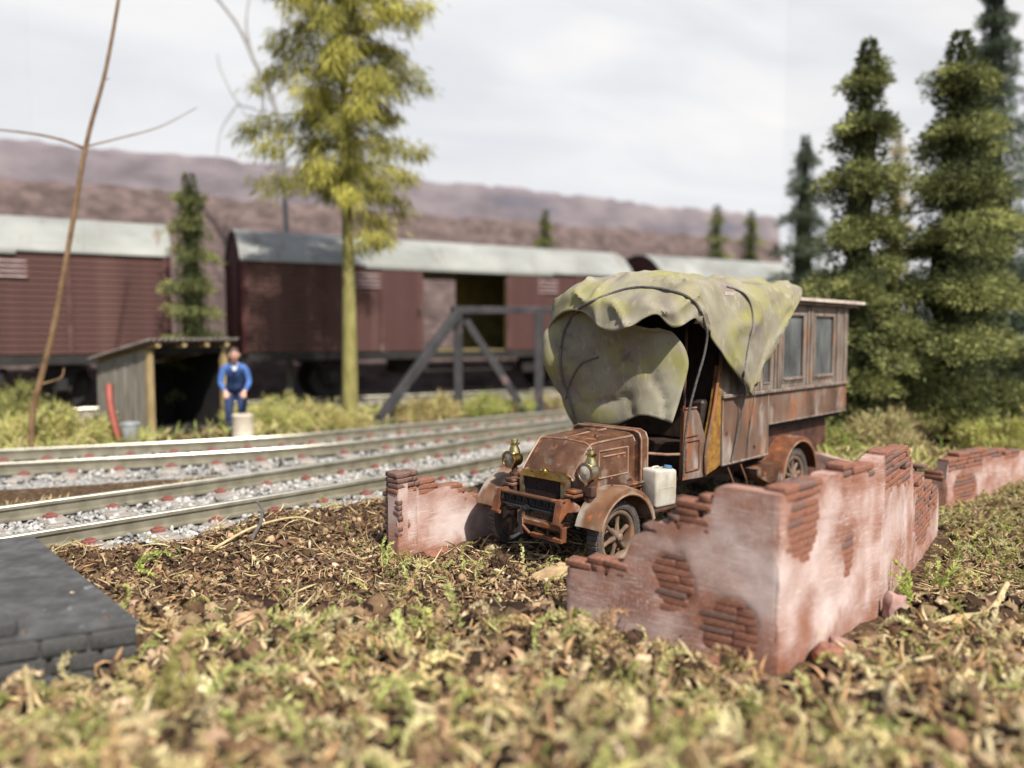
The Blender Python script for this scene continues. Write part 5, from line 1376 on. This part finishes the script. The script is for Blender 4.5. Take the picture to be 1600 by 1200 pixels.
# ------------------------------------------------------------------ the man in blue: one skinned body, leaning forward
def make_person():
    root = empty('person', (-5.12, 13.75, .20), math.radians(20), 'man in blue jacket and navy trousers leaning forward beside the shed', 'person')
    # local: faces -y
    J = {}
    V, E, R = [], [], []
    def add(name, p, r, parent=None):
        J[name] = len(V); V.append(p); R.append(r)
        if parent is not None: E.append((J[parent], J[name]))
    add('pelvis', (0, .06, .90), (.155, .115)); add('waist', (0, .0, 1.03), (.145, .11), 'pelvis'); add('chest', (0, -.15, 1.20), (.17, .12), 'waist')
    add('neckb', (0, -.27, 1.33), (.085, .075), 'chest'); add('neck', (0, -.32, 1.39), (.055, .055), 'neckb'); add('head', (0, -.37, 1.46), (.074, .085), 'neck'); add('crown', (0, -.385, 1.55), (.068, .082), 'head')
    for s, n in ((-1, 'r'), (1, 'l')):
        add('sh' + n, (s * .175, -.25, 1.28), (.072, .07), 'neckb'); add('ua' + n, (s * .225, -.26, 1.15), (.060, .06), 'sh' + n); add('el' + n, (s * .245, -.28, 1.01), (.050, .05), 'ua' + n)
        add('fa' + n, (s * .20, -.40, .93), (.044, .044), 'el' + n); add('wr' + n, (s * .155, -.49, .865), (.032, .036), 'fa' + n); add('pa' + n, (s * .145, -.54, .835), (.042, .026), 'wr' + n)
        for f in range(4):
            x = s * (.145 + (f - 1.5) * .021); l = (.052, .062, .058, .045)[f]
            add('f%d%s' % (f, n), (x, -.585, .815), (.0105, .0105), 'pa' + n); add('g%d%s' % (f, n), (x, -.585 - l * .6, .792), (.0095, .0095), 'f%d%s' % (f, n)); add('h%d%s' % (f, n), (x, -.58 - l * .6, .792 - l * .6), (.008, .008), 'g%d%s' % (f, n))
        add('t1' + n, (s * .098, -.54, .835), (.012, .012), 'pa' + n); add('t2' + n, (s * .082, -.575, .815), (.010, .010), 't1' + n)
        add('hip' + n, (s * .095, .06, .84), (.108, .11), 'pelvis'); add('th' + n, (s * .11, .0, .66), (.098, .10), 'hip' + n); add('kn' + n, (s * .115, -.05, .48), (.080, .082), 'th' + n)
        add('ca' + n, (s * .115, .0, .32), (.074, .078), 'kn' + n); add('an' + n, (s * .115, .03, .11), (.062, .066), 'ca' + n); add('he' + n, (s * .115, .03, .05), (.045, .045), 'an' + n); add('to' + n, (s * .125, -.12, .04), (.045, .032), 'he' + n)
    me = bpy.data.meshes.new('body_graph'); me.from_pydata(V, E, [])
    o = bpy.data.objects.new('body_graph', me); COL.objects.link(o)
    sk = o.modifiers.new('skin', 'SKIN'); sk.use_smooth_shade = True
    for i, r in enumerate(R): me.skin_vertices[0].data[i].radius = r
    me.skin_vertices[0].data[0].use_root = True
    ss = o.modifiers.new('sub', 'SUBSURF'); ss.levels = 2; ss.render_levels = 2
    dg = bpy.context.evaluated_depsgraph_get(); dg.update()
    bm_ = bpy.data.meshes.new_from_object(o.evaluated_get(dg)); bm_.name = 'body'
    bpy.data.objects.remove(o)
    bm_.materials.clear()
    for m in ('skin', 'jacket', 'trousers', 'leather'): bm_.materials.append(M[m])
    for p in bm_.polygons:
        c = p.center
        if c.z > 1.375 or (c.y < -.49 and c.z < .90): k = 0
        elif c.z < .095: k = 3
        elif c.z < .96 and not (abs(c.x) > .10 and c.y < -.20 and c.z > .78): k = 2
        else: k = 1
        p.material_index = k; p.use_smooth = True
    link('body', bm_, root)
    hc = Vector((0, -.38, 1.525))
    def ball(name, c, r, mat, parent=root, cut=None, n=18):
        bm = bmesh.new(); bmesh.ops.create_uvsphere(bm, u_segments=n, v_segments=n * 2 // 3, radius=1)
        for v in bm.verts: v.co = Vector((v.co.x * r[0], v.co.y * r[1], v.co.z * r[2])) + Vector(c)
        if cut: bmesh.ops.delete(bm, geom=[v for v in bm.verts if cut(v.co)], context='VERTS')
        m = bpy.data.meshes.new(name); bm.to_mesh(m); bm.free(); m.materials.append(mat); m.polygons.foreach_set('use_smooth', [True] * len(m.polygons))
        return link(name, m, parent)
    ball('head', hc, (.083, .098, .118), M['skin'])
    ball('hair', hc + Vector((0, .012, .018)), (.092, .104, .118), M['hair'], cut=lambda c: c.z < hc.z + .035 and c.y < hc.y + .01 or c.z < hc.z - .06)
    for s in (-1, 1):
        ball('eye', hc + Vector((s * .032, -.092, .004)), (.012, .008, .009), M['eye']); ball('ear', hc + Vector((s * .084, .01, -.005)), (.012, .022, .032), M['skin'])
        MB().tube([hc + Vector((s * .016, -.098, .026)), hc + Vector((s * .048, -.088, .024))], .006, 5).build('eyebrow', M['hair'], root)
    MB().loft([[(hc.x - .008, hc.y - .09, hc.z + .01), (hc.x + .008, hc.y - .09, hc.z + .01), (hc.x, hc.y - .098, hc.z + .012)], [(hc.x - .018, hc.y - .088, hc.z - .035), (hc.x + .018, hc.y - .088, hc.z - .035), (hc.x, hc.y - .122, hc.z - .03)]]).build('nose', M['skin'], root)
    MB().tube([hc + Vector((-.026, -.085, -.062)), hc + Vector((0, -.094, -.060)), hc + Vector((.026, -.085, -.062))], .006, 5).build('mouth', M['redmetal'], root)
    MB().prism([(-.065, .0), (.065, .0), (.02, -.13), (-.02, -.13)], lambda a, c, d: (a, -.375 + d - c * .10 + abs(a) * .55, 1.37 + c), -.012, .004).build('shirt', M['shirt'], root)
    rows = []
    for z, yy, w in ((1.24, -.315, .085), (1.14, -.255, .115), (1.04, -.175, .125), (.94, -.10, .135), (.84, -.085, .14)):
        rows.append([(w * math.sin(t), yy + .07 * (1 - math.cos(t)), z) for t in np.linspace(-1.2, 1.2, 9)])
    ap = MB().grid(rows).build('apron', M['bib'], root, smooth=True, angle=80)
    md = ap.modifiers.new('thickness', 'SOLIDIFY'); md.thickness = .012
    return root
make_person()

# ------------------------------------------------------------------ charcoal trestle frame before the open wagon
fr = empty('trestle_frame', (-1.25, 17.0, .22), 0, 'charcoal steel trestle frame with sloping braces before the open wagon', 'trestle')
fo = Vector(fr.location)
def beam(name, p, q, w, h=None):
    p = Vector(p) - fo; q = Vector(q) - fo; d = (q - p); L = d.length
    rot = d.to_track_quat('X', 'Z').to_matrix()
    return MB().box((p + q) / 2, (L, w, h or w), rot, .012).build(name, M['gantry'], fr)
def tp(px, d, z): return ((px - 800) / 1165.0 * d, d, z)
beam('top_beam', tp(706, 16.9, 2.63), tp(905, 18.6, 2.68), .16, .17)
beam('brace', tp(592, 15.6, .30), tp(716, 16.9, 2.58), .17, .20)
beam('post', tp(716, 17.06, .15), tp(716, 17.06, 2.54), .20)
beam('brace', tp(724, 17.2, 2.50), tp(822, 17.4, .25), .15, .17)
beam('post', tp(842, 18.0, .15), tp(842, 18.0, 2.58), .22)
beam('foot_plate', tp(580, 15.45, .26), tp(612, 15.75, .26), .34, .10)

# ------------------------------------------------------------------ trees, twigs, grass
def needles(P, D, ln, wd, col):
    n = len(P)
    D = D / (np.linalg.norm(D, axis=1)[:, None] + 1e-9)
    r = rng.normal(size=(n, 3)); S = np.cross(D, r); S /= np.linalg.norm(S, axis=1)[:, None] + 1e-9
    a = P; m = P + D * (ln * .5)[:, None]; t = P + D * ln[:, None]
    V = np.stack([a, m + S * wd[:, None], t, m - S * wd[:, None]], 1).reshape(-1, 3)
    F = (np.arange(n) * 4)[:, None, None] + np.array([[0, 1, 2], [0, 2, 3]])[None]
    return V, F.reshape(-1, 3), np.repeat(col, 4, 0)
def conifer(name, label, base, hgt, rmax, z0, col_l, col_d, nb=150, npc=42, power=.62, size=1.0, bark='bark', group='conifers on the layout', tr=.10, seed=1, lean=0.0, tiers=8):
    r = np.random.default_rng(seed)
    root = empty(name, base, 0, label, 'tree', group)
    q = [(lean * t * t, 0.02 * math.sin(t * 5), t * hgt * .97) for t in np.linspace(0, 1, 10)]
    MB().tube(q, np.linspace(tr, .015, 10), 9).build('trunk', M[bark], root, smooth=True)
    P, D, L_, W_, C_ = [], [], [], [], []
    bm_ = MB()
    n_p = int(nb * .46)
    for i in range(n_p):
        t = ((i + r.uniform(0, 1)) / n_p) ** 1.12
        t = float(np.clip((math.floor(t * tiers) + .35 + r.normal(0, .16)) / tiers, 0, .985))
        z = z0 + (hgt - z0 - .12) * t
        a = i * 2.39996 + r.uniform(-.5, .5)
        R = rmax * (1 - t) ** power * r.uniform(.5, 1.3) * (.55 + .45 * min(1.0, t / .16)) + .05
        pr = (.20 + .24 * (1 - t) * min(rmax, 1.2)) * size * r.uniform(.7, 1.35)
        d = np.array([math.cos(a), math.sin(a), 0]); bx = lean * t * t
        cen = np.array([bx, 0, z]) + d * max(R - pr * .55, 0) + np.array([0, 0, -.16 * R])
        bm_.tube([(bx, 0, z + .05), tuple(cen)], [.020, .008], 4, cap=False)
        cl = col_d + (col_l - col_d) * np.clip(r.normal(.5, .28), 0, 1.15)
        m = int(npc * 9 * (pr / .35) ** 1.3)
        u = r.normal(size=(m, 3)); u /= np.linalg.norm(u, axis=1)[:, None]
        rad = r.uniform(.15, 1.0, m) ** .45
        lump_ = 1 + .35 * np.sin(u[:, 0] * 5 + i) * np.cos(u[:, 1] * 4 + i * 2)
        q3 = u * (rad * lump_)[:, None] * np.array([pr, pr, pr * .46]) + d * pr * .25 * rad[:, None]
        q3[:, 2] -= .35 * np.maximum(0, q3 @ d) 
        P.append(cen + q3); D.append(u * np.array([1, 1, .5]) + d * .5 + r.normal(size=(m, 3)) * .45)
        L_.append(r.uniform(.05, .13, m) * size); W_.append(r.uniform(.009, .020, m) * size)
        C_.append(cl * r.uniform(.65, 1.35, (m, 1)) * np.ones((m, 3)))
    core, rows = MB(), []                            # solid core added to block light and darken the crown gaps
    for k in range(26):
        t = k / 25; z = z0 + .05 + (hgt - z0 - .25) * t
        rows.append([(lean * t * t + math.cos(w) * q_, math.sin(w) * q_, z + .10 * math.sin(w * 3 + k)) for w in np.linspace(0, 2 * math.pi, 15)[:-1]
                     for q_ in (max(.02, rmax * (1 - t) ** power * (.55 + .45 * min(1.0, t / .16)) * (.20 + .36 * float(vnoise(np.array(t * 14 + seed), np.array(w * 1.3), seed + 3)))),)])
    core.loft(rows).build('shade_core', M['inner'], root, smooth=True, angle=180)
    # loose growth along the trunk
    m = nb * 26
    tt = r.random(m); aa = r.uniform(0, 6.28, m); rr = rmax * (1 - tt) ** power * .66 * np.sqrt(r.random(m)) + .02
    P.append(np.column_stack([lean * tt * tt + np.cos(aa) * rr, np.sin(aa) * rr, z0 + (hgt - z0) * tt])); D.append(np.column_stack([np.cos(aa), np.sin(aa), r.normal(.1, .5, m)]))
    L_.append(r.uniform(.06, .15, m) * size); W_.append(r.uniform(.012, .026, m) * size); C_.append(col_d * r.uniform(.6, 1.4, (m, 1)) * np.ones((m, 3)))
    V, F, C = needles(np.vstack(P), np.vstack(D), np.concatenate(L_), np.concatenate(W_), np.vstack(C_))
    cr = link('crown', np_mesh('crown', V, F, M['foliage'], C), root)
    tag(bm_.build('branches', M[bark], root), kind='stuff')
    return root
OL_L, OL_D = np.array([.335, .345, .125]), np.array([.10, .115, .045])
BL_L, BL_D = np.array([.19, .23, .145]), np.array([.07, .095, .065])
def px_at(px, d): return (px - 800) / 1165.0 * d
def gz(x, y): return float(height(x, y, False))
def stand(px, d): x = px_at(px, d); return (x, d, gz(x, d))
conifer('spruce_tree', 'broad dark spruce rising just behind the truck tail', stand(1338, 13.4), 7.1, 1.08, .30, OL_L, OL_D, nb=250, npc=46, seed=3, power=.6, lean=.05, tr=.14)
conifer('spruce_tree', 'broad olive spruce with bare trunk foot at the far right', stand(1492, 13.2), 7.15, 1.30, .75, OL_L * 1.05, OL_D, nb=270, npc=46, seed=4, power=.6, tiers=7, lean=-.12, tr=.14)
conifer('spruce_tree', 'tall slender blue green spruce reaching the top right edge', stand(1532, 17.5), 10.1, 1.75, 1.2, BL_L, BL_D, nb=280, npc=36, seed=5, power=.9, tr=.14, tiers=16)
conifer('spruce_tree', 'small dark blue green spruce at the backdrop corner', stand(1250, 20.5), 7.3, .95, 1.0, BL_L * .9, BL_D, nb=150, npc=34, seed=6, power=.75)
conifer('spruce_tree', 'dark spruce cut by the right edge of the picture', stand(1640, 15.0), 4.9, 1.3, .5, BL_L * .85, BL_D, nb=150, npc=40, seed=7)
conifer('spruce_tree', 'narrow olive spruce standing between two wagons above the shed', stand(303, 16.15), 5.3, .56, .5, OL_L * 1.0, OL_D, nb=150, npc=40, seed=8, power=.4, size=.8)
conifer('spruce_tree', 'little spruce top showing above the open wagon roof', stand(851, 27.0), 6.25, .78, 1.5, OL_L * .9, OL_D, nb=70, npc=34, seed=9, power=.7)
conifer('spruce_tree', 'left of two small spruce tops above the end wagon', stand(1116, 29.5), 6.9, .80, 1.5, OL_L, OL_D, nb=70, npc=34, seed=10, power=.6)
conifer('spruce_tree', 'right of two small spruce tops above the end wagon', stand(1169, 30.0), 6.75, .75, 1.5, OL_L, OL_D, nb=70, npc=34, seed=11, power=.6)
YL_L, YL_D = np.array([.52, .42, .12]), np.array([.30, .24, .06])
conifer('larch_tree', 'slim yellow autumn larch glimpsed between the two big spruces', stand(1392, 24.0), 8.2, .62, 2.0, YL_L, YL_D, nb=70, npc=24, seed=12, group='larches on the layout')

def larch():
    r = np.random.default_rng(31)
    base = stand(545, 15.3)
    root = empty('larch_tree', base, 0, 'tall yellow green larch with bare lower trunk before the open wagon', 'tree', 'larches on the layout')
    hgt = 11.6
    q = [(.02 * math.sin(t * 7), .02 * math.cos(t * 5), t * hgt) for t in np.linspace(0, 1, 14)]
    MB().tube(q, [.175, .165, .15, .135, .12, .105, .09, .08, .07, .06, .05, .04, .03, .015], 12).build('trunk', M['bark_larch'], root, smooth=True)
    P, D, L_, W_, C_ = [], [], [], [], []
    br = MB()
    cl, cd = np.array([.42, .385, .085]), np.array([.19, .185, .045])
    nb = 84
    for i in range(nb):
        t = i / (nb - 1)
        z = 4.30 + (hgt - 4.4) * t ** .90 if i != 1 else 3.75
        a = i * 2.39996 + r.uniform(-.4, .4) if i != 1 else -.5
        R = (1.42 + .42 * math.sin(min(t * 3.2, 1.0) * math.pi / 2)) * (1 - max(0, t - .6) / .4 * .8) * r.uniform(.5, 1.15)
        if i == 1: R = 1.0
        d = np.array([math.cos(a), math.sin(a), 0])
        pts = [np.array([0, 0, z]) + d * R * f + np.array([0, 0, .16 * R * math.sin(f * 2.4) - .12 * R * f ** 2.2]) for f in np.linspace(0, 1, 7)]
        br.tube(pts, np.linspace(.030, .007, 7), 5, cap=False)
        tone = np.clip(r.normal(.55, .3), 0, 1.15)
        for f in np.linspace(.22, 1.0, int(7 + R * 6)):
            c = np.array([np.interp(f, np.linspace(0, 1, 7), [p[j] for p in pts]) for j in range(3)])
            m = int(22 + 28 * f)
            off = r.normal(size=(m, 3)) * np.array([.10, .10, .07])
            P.append(c + off + np.array([0, 0, -.05 + r.normal(0, .10)])); D.append(off * 2.5 + d * .35 + r.normal(size=(m, 3)) * .35 + np.array([0, 0, -1.1]))
            L_.append(r.uniform(.10, .34, m)); W_.append(r.uniform(.007, .014, m))
            C_.append((cd + (cl - cd) * tone) * r.uniform(.7, 1.3, (m, 1)) * np.ones((m, 3)))
    V, F, C = needles(np.vstack(P), np.vstack(D), np.concatenate(L_), np.concatenate(W_), np.vstack(C_))
    link('crown', np_mesh('crown', V, F, M['foliage'], C), root)
    tag(br.build('branches', M['bark_larch'], root), kind='stuff')
larch()

def sapling(label, base, pts, r0, twigs, mat, name='bare_sapling'):
    root = empty(name, base, 0, label, 'sapling')
    q = catmull(pts, 6)
    MB().tube(q, np.linspace(r0, r0 * .35, len(q)), 8).build('stem', mat, root, smooth=True)
    for tw, tr in twigs:
        k = catmull(tw, 6); MB().tube(k, np.linspace(tr, tr * .4, len(k)), 6).build('twig', mat, root, smooth=True)
    return root
def W3(px, py, d):
    """place in the layout for a distance d, relative to a sapling's base"""
    a = math.atan(80 / 1165.0); k = (600 - py) / 1165.0
    ry = math.cos(a) + k * math.sin(a); rz = -math.sin(a) + k * math.cos(a)
    return Vector(((px - 800) / 1165.0 * d / ry, d, CAM_H + rz * d / ry))
d = 12.35
bs = Vector(stand(42, d))
main = [Vector((0, 0, -.1))] + [W3(px, py, d) - bs for px, py in ((52, 640), (82, 520), (108, 380), (135, 225), (165, 110), (190, -30), (205, -140))]
sapling('thin bare brown sapling leaning right at the left edge', bs, main, .056,
        [([W3(133, 232, d) - bs, W3(95, 218, d) - bs, W3(45, 208, d) - bs, W3(-30, 200, d) - bs], .028), ([W3(66, 600, d) - bs, W3(95, 590, d + .2) - bs, W3(100, 575, d + .3) - bs], .018), ([W3(138, 228, d) - bs, W3(190, 215, d + .3) - bs, W3(250, 198, d + .6) - bs, W3(308, 168, d + .8) - bs], .016), ([W3(162, 125, d) - bs, W3(172, 122, d) - bs], .012)], M['twig'])
d = 19.5
bs = Vector((px_at(452, d), d, .25))
sapling('pale grey bare sapling with forking twigs behind the larch', bs, [Vector((0, 0, -.1))] + [W3(px, py, d) - bs for px, py in ((450, 420), (446, 330), (440, 220), (425, 150), (398, 96), (372, 40), (330, -15), (300, -60))], .09,
        [([W3(398, 96, d) - bs, W3(385, 40, d) - bs, W3(392, -20, d) - bs], .035), ([W3(440, 225, d) - bs, W3(405, 175, d) - bs, W3(372, 160, d) - bs, W3(345, 110, d) - bs, W3(340, 85, d) - bs], .03),
         ([W3(372, 162, d) - bs, W3(345, 205, d) - bs, W3(338, 260, d) - bs], .02), ([W3(372, 162, d) - bs, W3(398, 200, d) - bs], .02)], M['twig_grey'])

# rough grass: blades and fuzzy tufts on the far bank
def blades(x, y, lmin, lmax, w, cols, probs, z=None, spread=.5):
    n = len(x)
    z = height(x, y, False) if z is None else z
    D = np.column_stack([rng.normal(0, spread, n), rng.normal(0, spread, n), rng.uniform(.5, 1.0, n)])
    return needles(np.column_stack([x, y, z - .01]), D, rng.uniform(lmin, lmax, n), w * rng.uniform(.6, 1.5, n), pal(n, cols, probs))
GRS = [(.50, .47, .17), (.60, .52, .26), (.38, .42, .11), (.29, .36, .09), (.52, .40, .20)]
parts = []
n = 60000
y = rng.uniform(10.5, 21, n); x = rng.uniform(-1, 1, n) * (.74 * y + .5)
dB = line_sd(x, y, TB); wn_ = (x - W_0[0]) * W_NRM[0] + (y - W_0[1]) * W_NRM[1]
dens = np.clip((fbm(x * .9, y * .9, 61) - .30) * 3.0, .04, 1)
ss_ = np.stack([x - shp[0], y - shp[1]], -1); inshed = ((ss_ @ she) > -.1) & ((ss_ @ she) < SW + .1) & ((ss_ @ shb) > -.6) & ((ss_ @ shb) < SDp)
k = (dB > 1.3) & (wn_ < -.1) & (rng.random(n) < dens) & ~inshed
x1, y1 = x[k], y[k]
mound = .30 * np.clip(fbm(x1 * 1.3, y1 * 1.3, 71) - .35, 0, 1) * 2
parts.append(blades(x1, y1, .10, .32, .011, GRS, [3, 3, 2, 2, 2], z=height(x1, y1, False) + mound * rng.random(len(x1)), spread=.8))
n = 42000                                         # right hand side behind the ruin
y = rng.uniform(8.6, 18, n); x = rng.uniform(2.5, 14, n)
e_ = line_sd(x, y, np.array([(3.7, 10.3), (5.2, 8.8)])); e2 = line_sd(x, y, np.array([(5.2, 8.8), (7.6, 10.5)]))
tq = np.stack([x - TO[0], y - TO[1]], -1); intr = ((tq @ TR) < 5.3) & (np.abs(tq @ TL) < .8)
dens = np.clip((fbm(x * .8, y * .8, 81) - .28) * 3, .06, 1)
k = (x < .74 * y + .5) & (np.abs(e_) > .22) & (np.abs(e2) > .22) & ~intr & (rng.random(n) < dens) & ((x - 5.2) * -.707 * -1 + 0 * y > -9) & ((y - 8.8) + (x - 5.2) > -.35)
x2, y2 = x[k], y[k]
mound = .34 * np.clip(fbm(x2 * 1.2, y2 * 1.2, 91) - .33, 0, 1) * 2
parts.append(blades(x2, y2, .10, .30, .011, GRS, [3, 3, 2, 1.5, 3], z=height(x2, y2, False) + mound * rng.random(len(x2)), spread=.9))
# tufts of dry growth between the two near tracks
S_ = resample(offset(TA, 1.5), .05); i_ = rng.integers(30, 200, 5000)
p = S_[np.clip(i_, 0, len(S_) - 1)] + rng.normal(0, .13, (5000, 2))
kk = (fbm(p[:, 0] * 1.6, p[:, 1] * 1.6, 33) > .47) & (np.abs(p[:, 0]) < .74 * p[:, 1] + .5) & (line_sd(p[:, 0], p[:, 1], TB) < -1.25)
parts.append(blades(p[kk, 0], p[kk, 1], .06, .16, .010, [(.36, .26, .13), (.46, .36, .18), (.25, .17, .09)], [2, 2, 2], spread=1.1))
V, F, C = merge(parts)
tag(link('grass', np_mesh('grass', V, F, M['foliage'], C)), 'rough yellow green grass along the far bank and behind the ruin', 'grass', kind='stuff')

def bush(label, c, r, cols, probs, n, ln, seed):
    g = np.random.default_rng(seed)
    m = 26
    cc = g.normal(size=(m, 3)) * np.array([r[0], r[1], r[2]]) * .42; cc[:, 2] = (np.abs(cc[:, 2]) + r[2] * .12) * .72
    P = cc[g.integers(0, m, n)] + g.normal(size=(n, 3)) * .09
    P[:, 2] = np.abs(P[:, 2])
    D = P * np.array([.6, .6, .7]) + g.normal(size=(n, 3)) * .5 + np.array([0, 0, .3])
    V, F, C = needles(P, D, g.uniform(.4, 1.0, n) * ln, g.uniform(.006, .013, n), pal(n, cols, probs))
    r = (r[0], r[1], r[2]); root = empty('bush', c, 0, label, 'bush', 'tufted bushes')
    link('foliage', np_mesh('foliage', V, F, M['foliage'], C), root)
    b = MB()
    for k in range(7):
        e = cc[k] * .9; b.tube([(0, 0, -.05), (e[0] * .5, e[1] * .5, e[2] * .6), tuple(e)], [.02, .014, .006], 5)
    tag(b.build('stems', M['twig'], root), kind='stuff')
Y1 = [(.48, .48, .15), (.58, .54, .23), (.34, .37, .11), (.52, .42, .20)]
def bp(px, d): x = px_at(px, d); return (x, d, gz(x, d))
bush('pale green fuzzy bush at the left edge beside the sapling', bp(60, 13.0), (1.15, .5, .75), Y1, [3, 3, 2, 2], 9000, .20, 1)
bush('low olive bush behind the sapling under the left wagon', bp(20, 14.6), (1.2, .5, .9), [(.25, .26, .08), (.34, .32, .12)], [1, 1], 5000, .20, 2)
bush('dry green tuft behind the man in blue', bp(425, 14.7), (.75, .4, .62), Y1, [3, 2, 3, 2], 6000, .2, 3)
bush('straw coloured tuft around the foot of the larch', bp(500, 15.0), (.95, .45, .42), [(.46, .40, .15), (.52, .45, .22), (.34, .33, .10)], [2, 2, 1], 6500, .18, 4)
bush('long grassy tuft beneath the trestle frame', bp(760, 17.3), (1.3, .5, .42), [(.33, .40, .09), (.42, .42, .14), (.46, .38, .18)], [3, 2, 2], 6500, .2, 5)
bush('tan tuft right of the larch foot', bp(660, 16.4), (.9, .4, .42), [(.46, .37, .18), (.40, .36, .13), (.36, .25, .13)], [2, 2, 1], 5000, .18, 6)
bush('pale dry bush between the two big spruces', bp(1395, 12.0), (.75, .45, .62), [(.48, .42, .22), (.40, .36, .15), (.34, .26, .14)], [3, 2, 2], 7000, .18, 7)
bush('bright yellow green bush at the right edge', bp(1565, 12.2), (.8, .5, .62), [(.42, .44, .12), (.50, .46, .18), (.36, .30, .12)], [3, 2, 1], 7000, .2, 8)
bush('green tuft growing at the truck tail', bp(1300, 11.8), (.6, .4, .42), [(.28, .36, .08), (.40, .38, .14), (.34, .26, .13)], [2, 2, 2], 4500, .18, 9)
